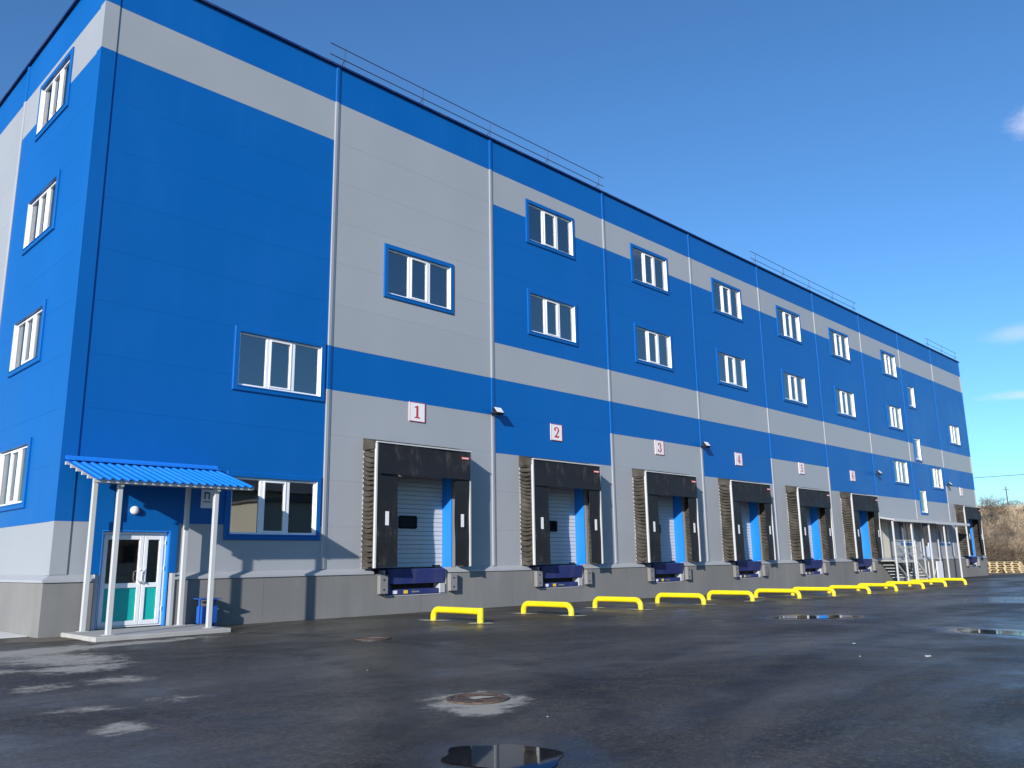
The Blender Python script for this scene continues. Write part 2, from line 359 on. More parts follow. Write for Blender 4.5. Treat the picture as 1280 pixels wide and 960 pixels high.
def tag(o, label=None, cat=None, group=None, kind=None):
    for k, v in (('label', label), ('category', cat), ('group', group), ('kind', kind)):
        if v: o[k] = v
    return o
def thing(name, label, cat, loc=(0,0,0), rotz=0, group=None):
    return tag(put(name, None, None, loc, rotz), label, cat, group)
def copy_tree(o, parent=None):
    c = o.copy(); C.objects.link(c); c.parent = parent
    for ch in list(o.children): copy_tree(ch, c)
    return c
def sstep(a, b, x):
    t = max(0, min(1, (x-a)/(b-a))); return t*t*(3-2*t)
def gz(x): return -0.15*sstep(8, 24, x) + 0.015*sstep(10, -4, x)
WORD = ['one', 'two', 'three', 'four', 'five', 'six', 'seven']
ORD = ['first', 'second', 'third', 'fourth', 'fifth', 'sixth', 'seventh', 'eighth', 'ninth', 'tenth', 'eleventh', 'twelfth']

# ------------------------------------------------------------------ ground
def ground():
    xs = [-1500, -600, -250, -120, -60, -30] + [-20+2*i for i in range(36)] + [60, 80, 120, 250, 600, 1500]
    ys = [-1500, -600, -250, -120, -60, -40, -20, 0, 30, 60, 120, 250, 600, 1500]
    b = MB(); n = len(ys)
    vs = [(x, y, gz(x)) for x in xs for y in ys]
    b.add(vs, [(i*n+j, (i+1)*n+j, (i+1)*n+j+1, i*n+j+1) for i in range(len(xs)-1) for j in range(n-1)], 0, True)
    tag(b.build('ground', M['asphalt']), kind='structure')
ground()
def irregular(cx, cy, rx, ry, rot, z, n=48, jit=0.35, seed=1):
    rr = random.Random(seed); ph = [rr.random()*6.28 for _ in range(7)]
    pts = []
    for k in range(n):
        th = 2*math.pi*k/n
        q = 1 + jit*sum(math.sin((j+2)*th+ph[j])/(j+1.6) for j in range(7))*0.55
        x, y = rx*q*math.cos(th), ry*q*math.sin(th)
        pts.append((cx+x*math.cos(rot)-y*math.sin(rot), cy+x*math.sin(rot)+y*math.cos(rot), z))
    return pts
def ragged(cx, cy, rx, ry, rot, z, seed, amt=0.35, n=170):
    rr = random.Random(seed); pts = []; ph = [rr.random()*6.28 for _ in range(40)]
    for k in range(n):
        th = 2*math.pi*k/n
        q = 1 + amt*sum(math.sin((j+2)*th+ph[j])/(j+1.5)**0.72 for j in range(34))*0.42; q = max(0.45, q)
        x, y = rx*q*math.cos(th), ry*q*math.sin(th); pts.append((cx+x*math.cos(rot)-y*math.sin(rot), cy+x*math.sin(rot)+y*math.cos(rot), z))
    return pts
def sheet(pts, mi=0, b=None):
    b = b or MB(); cx = sum(p[0] for p in pts)/len(pts); cy = sum(p[1] for p in pts)/len(pts); n = len(pts)
    b.add([(cx, cy, pts[0][2])] + pts, [(0, 1+k, 1+(k+1) % n) for k in range(n)], mi); return b
for i, (x, y, rx, ry, ro) in enumerate(PUDDLES[:3]):
    tag(sheet(irregular(x, y, rx, ry, ro, gz(x)+0.005, 64, 0.36, 40+i)).build('puddle', M['water']), kind='structure')
b = MB(); b.box(-8.2, -6.36, 0.45, 26, -0.2, 0.035)
tag(b.build('pavement', M['paleconcrete']), kind='structure')
sheet(irregular(-6.3, -0.75, 0.75, 0.6, 0.0, 0.0165+0.004, 40, 0.4, 9)).build('soil_patch', M['dirt'])['kind'] = 'structure'

# ------------------------------------------------------------------ the warehouse
XC, XE, DEPTH = -6.2, 54.2, 26.0
TOP = 15.245
ROWS = [1.2, 2.26, 3.445, 4.63, 5.815, 7.0, 8.185, 9.37, 10.555, 11.74, 12.925, 14.11, TOP]
wh = thing('warehouse', 'long four storey blue and grey panelled warehouse with loading docks', 'warehouse', (0, 0, 0))
def bay_blue(k, zmid):
    # colour bands by bay
    if zmid > 14.11: return True
    if zmid > 12.925: return False if k != 1 else False
    if k == 0: return zmid > 2.26
    if k == 1: return 5.815 < zmid < 7.0
    if zmid > 8.185: return True
    if zmid > 7.0: return False
    lo = 5.815 if k in (3, 5, 9) else 4.63
    return zmid > lo
HOLES = []   # openings in the front wall: x0, x1, z0, z1
WIN = []     # windows: x0, x1, z0, z1, panes
for r0, r1 in ((1.91, 3.51), (5.45, 7.04)): WIN.append((-2.62, -0.06, r0, r1, 3))
WIN.append((1.78, 4.42, 8.74, 10.36, 3))
for k in range(2, 7):
    for r0, r1 in ((8.75, 10.35), (12.01, 13.62)): WIN.append((6*(k-1)+1.73, 6*(k-1)+4.30, r0, r1, 3))
for r0, r1 in ((1.91, 3.40), (5.45, 7.0), (8.77, 10.35), (12.05, 13.62)): WIN.append((38.95, 41.3, r0, r1, 3))
for r0, r1 in ((3.76, 5.40), (7.05, 8.68), (10.45, 12.02)): WIN.append((42.75, 44.0, r0, r1, 1))
WIN += [(45.35, 47.45, 5.45, 7.0, 3), (45.35, 47.45, 1.91, 3.40, 3), (49.85, 52.2, 8.75, 10.3, 3)]
TR = 0.13    # width of the blue window surround
for x0, x1, z0, z1, n in WIN: HOLES.append((x0+TR, x1-TR, z0+TR, z1-TR))
DOCKS = [0, 6, 12, 18, 24, 30, 48]          # left joint of each bay that has a dock
DX0, DX1, DZ1 = 1.35, 4.36, 4.2
for d in DOCKS: HOLES.append((d+DX0, d+DX1, 1.0, DZ1))
HOLES.append((-5.30, -3.85, -1, 2.10))       # entrance
HOLES.append((36.35, 37.45, 1.0, 3.25)); HOLES.append((42.75, 43.85, 1.0, 3.2))
LWIN = [(4.55, 2.10, 2.63, 4.20), (4.55, 2.10, 5.95, 7.42), (4.55, 2.10, 9.15, 10.66), (4.55, 2.05, 12.32, 13.92)]
LHOLES = [(DEPTH-a+TR, DEPTH-c-TR, z0+TR, z1-TR) for a, c, z0, z1 in LWIN]

def plate(x0, x1, z0, z1, holes, y0=0.0, y1=0.10, ch=0.0016, gap=0.0004):
    # a flat piece of cladding with openings and chamfered long edges, local to (x0, z0)
    b = MB(); z0g, z1g = z0+gap, z1-gap
    hs = [(max(h[0], x0), min(h[1], x1), max(h[2], z0g), min(h[3], z1g)) for h in holes if h[0] < x1-1e-4 and h[1] > x0+1e-4 and h[2] < z1g-1e-4 and h[3] > z0g+1e-4]
    xs = sorted({x0, x1} | {v for h in hs for v in h[:2]}); zs = sorted({z0g, z1g} | {v for h in hs for v in h[2:]})
    def solid(i, j):
        if i < 0 or j < 0 or i >= len(xs)-1 or j >= len(zs)-1: return False
        cx, cz = (xs[i]+xs[i+1])/2, (zs[j]+zs[j+1])/2
        return not any(h[0] < cx < h[1] and h[2] < cz < h[3] for h in hs)
    for i in range(len(xs)-1):
        for j in range(len(zs)-1):
            if not solid(i, j): continue
            a, c, d, e = xs[i]-x0, xs[i+1]-x0, zs[j]-z0, zs[j+1]-z0
            dl, eh = d, e
            if j == 0 and ch: dl = d+ch; b.add([(a, y0+ch, d), (c, y0+ch, d), (c, y0, dl), (a, y0, dl)], [(0,1,2,3)])
            if j == len(zs)-2 and ch: eh = e-ch; b.add([(a, y0, eh), (c, y0, eh), (c, y0+ch, e), (a, y0+ch, e)], [(0,1,2,3)])
            b.add([(a, y0, dl), (c, y0, dl), (c, y0, eh), (a, y0, eh)], [(0,1,2,3)])
            b.add([(a, y1, d), (c, y1, d), (c, y1, e), (a, y1, e)], [(3,2,1,0)])
            if not solid(i-1, j): b.add([(a, y0, d), (a, y0, e), (a, y1, e), (a, y1, d)], [(0,1,2,3)])
            if not solid(i+1, j): b.add([(c, y0, d), (c, y0, e), (c, y1, e), (c, y1, d)], [(3,2,1,0)])
            if not solid(i, j-1): b.add([(a, y0+(ch if j == 0 else 0), d), (c, y0+(ch if j == 0 else 0), d), (c, y1, d), (a, y1, d)], [(0,1,2,3)])
            if not solid(i, j+1): b.add([(a, y0, e), (c, y0, e), (c, y1, e), (a, y1, e)], [(3,2,1,0)])
    return b if b.f else None, bool(hs)
cache = {}
def clad(x0, x1, r, blue, holes, origin, rotz):
    z0, z1 = ROWS[r], ROWS[r+1]
    key = (round(x1-x0, 3), round(z1-z0, 3), blue)
    b, cut = plate(x0, x1, z0, z1, holes)
    if b is None: return
    if cut or key not in cache:
        me = b.mesh('wall_panel', M['blue' if blue else 'grey'])
        if not cut: cache[key] = me
    else: me = cache[key]
    ox, oy = origin; c, s = math.cos(rotz), math.sin(rotz)
    if cut:
        mids = sorted((max(h[0], x0), min(h[1], x1)) for h in holes if h[0] < x1 and h[1] > x0 and h[2] <= z0+0.001 and h[3] >= z1-0.001)
        if mids:    # openings that cut the panel right through leave separate pieces
            spans = []; xx = x0
            for h0, h1 in mids:
                if h0 > xx+0.01: spans.append((xx, h0))
                xx = h1
            if x1 > xx+0.01: spans.append((xx, x1))
            for q0, q1 in spans:
                bb, _ = plate(q0, q1, z0, z1, holes)
                put('wall_panel', bb.mesh('wall_panel', M['blue' if blue else 'grey']), wh, (ox + c*q0, oy + s*q0, z0), rotz)
            return
    put('wall_panel', me, wh, (ox + c*x0, oy + s*x0, z0), rotz)
BAYS = [(XC, 0.0)] + [(6.0*i, 6.0*(i+1)) for i in range(8)] + [(48.0, XE)]
for k, (a, c) in enumerate(BAYS):
    for r in range(len(ROWS)-1): clad(a, c, r, bay_blue(k, (ROWS[r]+ROWS[r+1])/2), HOLES, (0, 0), 0)
LORG = (XC, DEPTH); LROT = -math.pi/2       # left gable: local x runs from the back (y = DEPTH) to the corner
for a, c, kk in ((DEPTH-6, DEPTH, 0), (DEPTH-12, DEPTH-6, 1), (DEPTH-18, DEPTH-12, 1), (DEPTH-24, DEPTH-18, 1), (0, DEPTH-24, 1)):
    for r in range(len(ROWS)-1):
        zm = (ROWS[r]+ROWS[r+1])/2
        bl = bay_blue(0, zm) if kk == 0 else zm > 14.11
        clad(a, c, r, bl, LHOLES, LORG, LROT)
# back and right end walls, roof, floor
b = MB(); b.box(XC+0.1, XE-0.1, DEPTH-0.1, DEPTH, 0, TOP); b.build('back_wall', M['grey'], wh)
b = MB(); b.box(XE-0.1, XE, 0.1, DEPTH-0.1, 0, TOP); b.build('end_wall', M['grey'], wh)
b = MB(); b.box(XC+0.1, XE-0.1, 0.1, DEPTH-0.1, TOP-0.45, TOP-0.35); b.build('roof', M['roofing'], wh)
b = MB()
for z in (1.14, 4.55, 7.9, 11.2): b.box(XC+0.12, XE-0.12, 0.45, DEPTH-0.12, z-0.25, z)
b.box(XC+0.12, XE-0.12, 7.0, 7.1, 0, TOP-0.5); b.box(0.6, 0.7, 0.45, 7, 0, TOP-0.5)
b.build('floor_slabs', M['interior'], wh)
# coping along the roof edge
b = MB(); b.prism([(-0.075, TOP-0.03), (-0.075, TOP+0.03), (0.30, TOP+0.055), (0.30, TOP+0.0), (-0.055, TOP-0.005), (-0.055, TOP-0.03)], XC-0.075, XE+0.05, 'x')
b.build('coping', M['copingshade'], wh)
b = MB(); b.prism([(XC-0.075, TOP-0.03), (XC-0.075, TOP+0.03), (XC+0.30, TOP+0.055), (XC+0.30, TOP), (XC-0.055, TOP-0.005), (XC-0.055, TOP-0.03)], 0.301, DEPTH, 'y')
b.build('coping', M['copingshade'], wh)
# vertical joint covers, coloured like the cladding they stand between
def joint(pos, kl, kr, fn, origin, rotz, w=0.16, zlo=1.21):
    segs = []
    for r in range(len(ROWS)-1):
        zm = (ROWS[r]+ROWS[r+1])/2; bl = fn(kl, zm) and fn(kr, zm)
        if segs and segs[-1][2] == bl: segs[-1][1] = ROWS[r+1]
        else: segs.append([ROWS[r], ROWS[r+1], bl])
    segs[0][0] = zlo; segs[-1][1] = TOP-0.035
    ox, oy = origin; c, s = math.cos(rotz), math.sin(rotz)
    for z0, z1, bl in segs:
        b = MB(); p = [(0, -0.001), (0.003, -0.028), (0.014, -0.036), (0.02, -0.037), (w*0.55, -0.037), (w*0.60, -0.033), (w-0.03, -0.022), (w, -0.014), (w, -0.001)]
        b.prism(p, z0, z1, 'z'); b.build('joint_cover', M['blue' if bl else 'grey'], wh, (ox+c*pos, oy+s*pos, 0), rotz)
for k in range(1, 10): joint(6.0*(k-1), k-1, k, bay_blue, (0, 0), 0)
joint(XE-0.22, 9, 9, bay_blue, (0, 0), 0)
lf = lambda k, zm: bay_blue(0, zm) if k == 0 else zm > 14.11
for yy, kl, kr in ((6, 1, 0), (12, 1, 1), (18, 1, 1)): joint(DEPTH-yy-0.1, kl, kr, lf, LORG, LROT)
# corner flashing by colour band
for z0, z1, bl in ((1.2, 2.26, 0), (2.26, 12.925, 1), (12.925, 14.11, 0), (14.11, TOP-0.035, 1)):
    b = MB(); e = 0.022
    b.prism([(XC-e, -e), (XC+0.30, -e), (XC+0.30, -0.001), (XC-0.001, -0.001), (XC-0.001, 0.28), (XC-e, 0.28)], z0, z1, 'z')
    b.build('corner_flashing', M['blue' if bl else 'grey'], wh)
# plinth blocks and sloping ledge
PY = -0.15
PITS = [(d+1.86, d+4.02, 0.46, 2.0) for d in DOCKS]
PHOLES = PITS + [(-5.36, -3.80, -2, 3)]
x = XC+PY; edges = [x]
rr = random.Random(3)
while x < XE+0.15-0.9:
    x += 1.185; edges.append(min(x, XE+0.15))
edges[-1] = XE+0.15
pl = {}
for a, c in zip(edges, edges[1:]):
    bb, cut = plate(a, c-0.006, -0.4, 1.05, PHOLES, 0, 0.3, 0, 0)
    if bb is None: continue
    key = round(c-a, 3)
    if cut or key not in pl:
        me = bb.mesh('plinth_block', M['plinth'])
        if not cut: pl[key] = me
    else: me = pl[key]
    put('plinth_block', me, wh, (a, PY + (rr.random()-0.5)*0.004, -0.4))
b = MB(); b.box(XC+PY, XC+0.1, 0.151, DEPTH, -0.4, 1.05); b.build('side_plinth', M['plinth'], wh)
b = MB(); b.box(XE-0.1, XE+0.15, 0.151, DEPTH, -0.4, 1.05); b.build('side_plinth', M['plinth'], wh)
b = MB(); b.box(XC+0.101, XE-0.101, 0.20, 0.30, -0.4, 0.44); b.build('plinth_core', M['interior'], wh)
LP = [(0.0, 1.2), (PY-0.025, 1.10), (PY-0.03, 1.052), (PY-0.015, 1.052), (0.0, 1.15)]
segs = []; x = XC+0.02
for h in sorted([(-5.36, -3.80)] + [(d+1.52, d+4.08) for d in DOCKS]):
    segs.append((x, h[0])); x = h[1]
segs.append((x, XE+0.15))
for i, (a, c) in enumerate(segs):
    b = MB(); L = [(p-0.0005, q+0.001) for p, q in LP]
    if i == 0:   # mitred at the corner
        n = len(L); vs = [(XC + p, p, q) for p, q in L] + [(c, p, q) for p, q in L]
        b.add(vs, [(k, (k+1) % n, n+(k+1) % n, n+k) for k in range(n)] + [tuple(range(n)), tuple(range(2*n-1, n-1, -1))])
    else: b.prism(L, a, c, 'x')
    b.build('ledge', M['ledge'], wh)
b = MB(); L = [(p-0.0005, q+0.001) for p, q in LP]; n = len(L)
b.add([(XC+p, p, q) for p, q in L] + [(XC+p, DEPTH, q) for p, q in L], [(k, n+k, n+(k+1) % n, (k+1) % n) for k in range(n)])
b.build('ledge', M['ledge'], wh)

# ---- windows
def window_meshes(w, h, panes):
    s = MB()   # blue surround, mitred look: four bars standing proud
    o, p = TR, -0.045
    s.add([(0,p+.012,0),(w,p+.012,0),(w,p+.012,h),(0,p+.012,h),(0.02,p,0.02),(w-0.02,p,0.02),(w-0.02,p,h-0.02),(0.02,p,h-0.02),(o,p,o),(w-o,p,o),(w-o,p,h-o),(o,p,h-o),(0,-0.002,0),(w,-0.002,0),(w,-0.002,h),(0,-0.002,h),(o,0.10,o),(w-o,0.10,o),(w-o,0.10,h-o),(o,0.10,h-o)],
          [(4,5,9,8),(5,6,10,9),(6,7,11,10),(7,4,8,11),(0,1,5,4),(1,2,6,5),(2,3,7,6),(3,0,4,7),(12,13,1,0),(13,14,2,1),(14,15,3,2),(15,12,0,3)])
    # the deep inner return of the surround, white plastic
    rv = MB(); i0 = o+0.001
    rv.add([(i0,p+0.001,i0),(w-i0,p+0.001,i0),(w-i0,p+0.001,h-i0),(i0,p+0.001,h-i0),(i0,0.20,i0),(w-i0,0.20,i0),(w-i0,0.20,h-i0),(i0,0.20,h-i0)],
           [(1,0,4,5),(2,1,5,6),(0,3,7,4)])
    rv.add([(i0,p+0.001,h-i0),(w-i0,p+0.001,h-i0),(w-i0,0.20,h-i0),(i0,0.20,h-i0)], [(1,0,3,2)], 1)
    fr = MB(); a = o+0.003; fy0, fy1 = 0.025, 0.095; t = 0.05
    fr.bbox(a, a+t, fy0, fy1, a, h-a, 0.006); fr.bbox(w-a-t, w-a, fy0, fy1, a, h-a, 0.006)
    fr.bbox(a+t, w-a-t, fy0+0.001, fy1, a, a+t, 0.006); fr.bbox(a+t, w-a-t, fy0+0.001, fy1, h-a-t, h-a, 0.006)
    W = w-2*a; cuts = [a+t] ; mull = []; sash = []
    xs = [a+t]
    if panes == 3:
        for c in (a+W*0.345, a+W*0.655):
            mull.append((c-0.05, c+0.05)); xs += [c-0.05, c+0.05]
    xs.append(w-a-t)
    pn = [(xs[2*i], xs[2*i+1]) for i in range(panes)]
    for q0, q1 in mull: fr.bbox(q0, q1, fy0-0.004, fy1, a+t, h-a-t, 0.006)
    sa = MB(); x0, x1 = pn[1] if panes == 3 else pn[0]; ss = 0.042
    sa.bbox(x0, x0+ss, fy0-0.018, fy1-0.01, a+t, h-a-t, 0.006); sa.bbox(x1-ss, x1, fy0-0.018, fy1-0.01, a+t, h-a-t, 0.006)
    sa.bbox(x0+ss, x1-ss, fy0-0.017, fy1-0.01, a+t, a+t+ss, 0.006); sa.bbox(x0+ss, x1-ss, fy0-0.017, fy1-0.01, h-a-t-ss, h-a-t, 0.006)
    gl = []
    for i, (q0, q1) in enumerate(pn):
        k = ss if (panes == 1 or i == 1) else 0
        g = MB(); g.add([(q0+k, 0.06, a+t+k), (q1-k, 0.06, a+t+k), (q1-k, 0.06, h-a-t-k), (q0+k, 0.06, h-a-t-k)], [(0,1,2,3)]); gl.append(g.mesh('pane', M['glass']))
    sl = MB(); sl.prism([(-0.06, o-0.03), (-0.06, o-0.012), (fy0-0.002, o+0.008), (fy0-0.002, o-0.02)], o-0.03, w-o+0.03, 'x')
    return s.mesh('window', M['blue']), [('reveal', rv.mesh('reveal', [M['white'], M['blue']])), ('frame', fr.mesh('frame', M['white'])), ('sash', sa.mesh('sash', M['white'])), ('sill', sl.mesh('sill', M['blue']))] + [('pane', g) for g in gl]
wcache = {}
def window(x0, x1, z0, z1, panes, origin=(0, 0), rotz=0):
    key = (round(x1-x0, 2), round(z1-z0, 2), panes)
    if key not in wcache: wcache[key] = window_meshes(x1-x0, z1-z0, panes)
    sm, parts = wcache[key]; c, s = math.cos(rotz), math.sin(rotz)
    o = put('window', sm, wh, (origin[0]+c*x0, origin[1]+s*x0, z0), rotz)
    for n_, me in parts: put(n_, me, o)
    return o
for w_ in WIN: window(*w_)
for a, c, z0, z1 in LWIN: window(DEPTH-a, DEPTH-c, z0, z1, 3, LORG, LROT)

# ---- entrance door with blue surround
b = MB(); p = -0.04
b.box(-5.46, -5.30, p, 0.0-0.001, 1.2, 2.26); b.box(-3.85, -3.69, p, -0.001, 1.2, 2.26); b.box(-5.30, -3.85, p, -0.001, 2.10, 2.26)
sur = b.build('door_surround', M['blue'], wh)
b = MB(); b.box(-5.30, -5.27, p+0.004, 0.30, 0.09, 2.10); b.box(-3.88, -3.85, p+0.004, 0.30, 0.09, 2.10); b.box(-5.27, -3.88, p+0.004, 0.30, 2.07, 2.099)
b.build('jamb', M['revealblue'], sur)
for x in (-5.40, -3.82):
    b = MB(); b.box(x, x+0.065, PY-0.03, -0.002, 0.085, 1.19); b.build('plinth_trim', M['ledge'], sur)
dr = put('entrance_door', None, wh, (-5.27, 0.08, 0.10))
W, H = 1.39, 1.965
b = MB(); t = 0.06
b.bbox(0, t, 0, 0.07, 0, H, .005); b.bbox(W-t, W, 0, 0.07, 0, H, .005); b.bbox(t, W-t, 0.001, 0.07, H-t, H, .005); b.bbox(t, W-t, 0.001, 0.07, 0, 0.03, .005)
b.build('frame', M['white'], dr)
for x0, x1 in ((0.065, 0.895), (0.905, 1.325)):
    lf_ = MB(); y0 = -0.014; s_ = 0.085
    lf_.bbox(x0, x0+s_, y0, 0.06, 0.035, H-t-.005, .006); lf_.bbox(x1-s_, x1, y0, 0.06, 0.035, H-t-.005, .006)
    for q0, q1 in ((0.035, 0.13), (0.80, 0.90), (H-t-0.1, H-t-0.006)): lf_.bbox(x0+s_, x1-s_, y0+.001, 0.06, q0, q1, .006)
    lf_.build('leaf_frame', M['white'], dr)
    g = MB(); g.add([(x0+s_, 0.03, 0.90), (x1-s_, 0.03, 0.90), (x1-s_, 0.03, H-t-0.1), (x0+s_, 0.03, H-t-0.1)], [(0,1,2,3)]); g.build('pane', M['glass'], dr)
    g = MB(); g.bbox(x0+s_, x1-s_, 0.012, 0.05, 0.13, 0.80, 0.008); g.build('lower_panel', M['teal'], dr)
for x in (0.86, 0.95):
    g = MB(); g.tube([(x, -0.015, 0.90), (x-0.01, -0.06, 0.905), (x-0.075, -0.075, 0.95), (x-0.075, -0.075, 1.12), (x-0.01, -0.06, 1.165), (x, -0.015, 1.17)], 0.014, 8); g.build('handle', M['handle'], dr)
for z in (0.3, 1.15, 1.7):
    g = MB(); g.tube([(1.355, -0.02, z), (1.355, -0.02, z+0.09)], 0.013, 8); g.build('hinge', M['handle'], dr)

# ---- service doors by the far stair
sd1 = put('service_door', None, wh, (36.35, 0.05, 1.15))
b = MB(); b.bbox(0, 1.1, 0, 0.06, 0, 2.10, 0.01); b.build('leaf', M['beige'], sd1)
b = MB(); b.tube([(0.98, -0.01, 1.0), (0.98, -0.06, 1.0), (0.86, -0.06, 1.0)], 0.015, 6); b.build('handle', M['wire'], sd1)
sd2 = put('service_door', None, wh, (42.75, 0.05, 1.15))
b = MB(); b.bbox(0, 0.12, -0.05, 0.06, 0, 2.05, .01); b.bbox(0.98, 1.1, -0.05, 0.06, 0, 2.05, .01); b.bbox(0.12, 0.98, -0.049, 0.06, 1.93, 2.05, .01); b.build('frame', M['blue'], sd2)
b = MB(); b.bbox(0.125, 0.24, 0, 0.05, 0.02, 1.92, .006); b.bbox(0.86, 0.975, 0, 0.05, 0.02, 1.92, .006); b.bbox(0.24, 0.86, 0.001, 0.05, 0.02, 0.7, .006); b.bbox(0.24, 0.86, 0.001, 0.05, 1.8, 1.92, .006); b.build('leaf', M['white'], sd2)
b = MB(); b.add([(0.24, 0.03, 0.7), (0.86, 0.03, 0.7), (0.86, 0.03, 1.8), (0.24, 0.03, 1.8)], [(0,1,2,3)]); b.build('pane', M['glass'], sd2)

# ---- dock doors (part of the warehouse), one per dock
sl_b = MB(); sl_b.bbox(0, DX1-DX0-0.06, 0, 0.04, 0.004, 0.121, 0.007); SLAT = sl_b.mesh('slat', M['dooralu'])
rv = MB(); rv.box(DX0-0.004, DX0+0.028, -0.03, 0.42, 1.12, DZ1); rv.box(DX1-0.028, DX1+0.004, -0.03, 0.42, 1.12, DZ1); rv.box(DX0+0.028, DX1-0.028, -0.03, 0.42, DZ1-0.03, DZ1+0.004)
RVM = rv.mesh('reveal', M['revealblue'])
jt = MB(); jt.box(DX0-0.12, DX0-0.005, -0.028, -0.001, 1.2, DZ1+0.12); jt.box(DX1+0.005, DX1+0.12, -0.028, -0.001, 1.2, DZ1+0.12); jt.box(DX0-0.005, DX1+0.005, -0.028, -0.001, DZ1+0.005, DZ1+0.12)
JTM = jt.mesh('jamb_trim', M['ledge'])
dw = MB(); dw.bbox(0, 0.66, 0, 0.03, 0, 0.36, 0.04); DWM = dw.mesh('door_window', M['black']); dg = MB(); dg.bbox(0.05, 0.61, -0.006, 0.02, 0.05, 0.31, 0.005); DGM = dg.mesh('pane', M['darkglass'])
ds = MB(); ds.bbox(0, DX1-DX0-0.06, -0.004, 0.045, 0, 0.05, 0.01); DSM = ds.mesh('bottom_seal', M['black'])
dt = MB(); dt.box(0, 0.30, -0.003, 0, 0, 0.045); DTM = dt.mesh('door_label', M['ink'])
for d in DOCKS:
    dd = put('dock_door', RVM, wh, (d, 0, 0))
    put('jamb_trim', JTM, dd)
    for i in range(24): put('slat', SLAT, dd, (DX0+0.03, 0.37, 1.205+0.125*i))
    put('bottom_seal', DSM, dd, (DX0+0.03, 0.37, 1.155))
    w1 = put('door_window', DWM, dd, (DX0+1.36, 0.352, 2.27)); put('door_glass', DGM, dd, (DX0+1.36, 0.348, 2.27))
    put('door_label', DTM, dd, (DX1-0.42, 0.364, 1.215))
for d in DOCKS:   # floor behind each dock door
    pass

# ------------------------------------------------------------------ dock shelters
SX0, SX1, SD, SZ0 = 1.22, 4.58, 0.60, 1.21
def pleats(seed, flip):
    rr = random.Random(seed); nz, ny = 320, 8; b = MB(); vs = []
    H0, H1 = SZ0, 4.32
    ph = [rr.random()*6.28 for _ in range(6)]
    for i in range(nz+1):
        vz = H0+(H1-H0)*i/nz; low = math.exp(-(vz-H0)/0.6)
        for j in range(ny+1):
            v = j/ny; e_ = math.sin(math.pi*v)
            k = vz/0.128 + 0.22*math.sin(vz*2.1+ph[0]) + 0.26*math.sin(vz*5.3+ph[1]) + 0.62*(v-0.5)*math.sin(vz*2.3+ph[2]) + 0.35*(v-0.5) + low*0.9*e_
            t_ = k - math.floor(k); c_ = t_/0.68 if t_ < 0.68 else (1-t_)/0.32     # a pleat hangs out slowly, then turns back in
            c_ = c_*c_*(3-2*c_)
            A = 0.115*(0.75+0.30*math.sin(vz*3.1+ph[3]+v*2))*(0.06+0.94*e_**0.6 if 0 < v < 1 else 0.06)
            vs.append((flip*(A*c_ - 0.07*e_ - 0.012 + 0.01*math.sin(vz*9+v*5+ph[4])*e_), -0.004-(SD-0.058)*v, vz - 0.05*c_*e_))
    n = ny+1
    b.add(vs, [(i*n+j, i*n+j+1, (i+1)*n+j+1, (i+1)*n+j) for i in range(nz) for j in range(ny)], 0, True)
    return b
PLL = [pleats(s, -1).mesh('side_fabric', M['fabric']) for s in (1, 2, 3)]; PLR = [pleats(s, 1).mesh('side_fabric', M['fabric']) for s in (4, 5, 6)]
def curtain(x0, x1, z0, z1, seed, bow=0.0):
    rr = random.Random(seed); b = MB(); nx, nz = 8, 14; ph = rr.random()*6
    vs = []
    for i in range(nx+1):
        for j in range(nz+1):
            x = x0+(x1-x0)*i/nx; z = z0+(z1-z0)*j/nz
            y = 0.014*math.sin(x*3.1+z*1.7+ph)+0.01*math.sin(z*4.1-x*2+ph*2) + bow*(1-j/nz)**2
            vs.append((x, y, z))
    m_ = nz+1; N0 = len(vs); back = [(x, y+0.012, z) for x, y, z in vs]
    F = [(i*m_+j, (i+1)*m_+j, (i+1)*m_+j+1, i*m_+j+1) for i in range(nx) for j in range(nz)]
    b.add(vs+back, F + [tuple(N0+q for q in reversed(f)) for f in F], 0, True)
    rim = [i*m_ for i in range(nx+1)] + [nx*m_+j for j in range(1, m_)] + [i*m_+nz for i in range(nx-1, -1, -1)] + [j for j in range(nz-1, 0, -1)]
    b.add(vs+back, [(rim[k], N0+rim[k], N0+rim[(k+1) % len(rim)], rim[(k+1) % len(rim)]) for k in range(len(rim))])
    return b
FY = -SD
SHM = {}
SHM['side_curtain'] = [curtain(SX0+0.05, 1.96, SZ0+0.02, 4.25, 11).mesh('side_curtain', M['curtain']), curtain(3.99, SX1-0.05, SZ0+0.02, 4.25, 12).mesh('side_curtain', M['curtain'])]
SHM['head_curtain'] = [curtain(SX0+0.045, SX1-0.045, 3.64, 4.47, 13, -0.03).mesh('head_curtain', M['curtain']), curtain(SX0+0.045, SX1-0.045, 3.64, 4.47, 17, -0.015).mesh('head_curtain', M['curtain'])]
e = MB(); e.box(0, 0.045, 0, 0.078, SZ0, 4.44); EDGE = e.mesh('edge_profile', M['steelpaint'])
e = MB(); e.box(SX0, SX1, -0.052, 0.045, 4.452, 4.487); EDGT = e.mesh('top_profile', M['steelpaint'])
e = MB(); e.prism([(-0.001, 4.63), (FY+0.04, 4.486), (FY+0.04, 4.44), (-0.001, 4.59)], SX0-0.01, SX1+0.01, 'x'); ROOFM = e.mesh('shelter_roof', M['fabric'])
def cheek(flip):
    e = MB(); y0, y1 = -0.004, FY+0.045
    e.prism([(y0, 4.30), (y1, 4.30), (y1, 4.452), (y0, 4.60)], -0.012, 0.012, 'x'); return e.mesh('top_cheek', M['fabric'])
CHK = cheek(1)
e = MB(); e.box(0, 0.115, -0.004, 0, 0, 0.36); MARK = e.mesh('marker_strip', M['signwhite'])
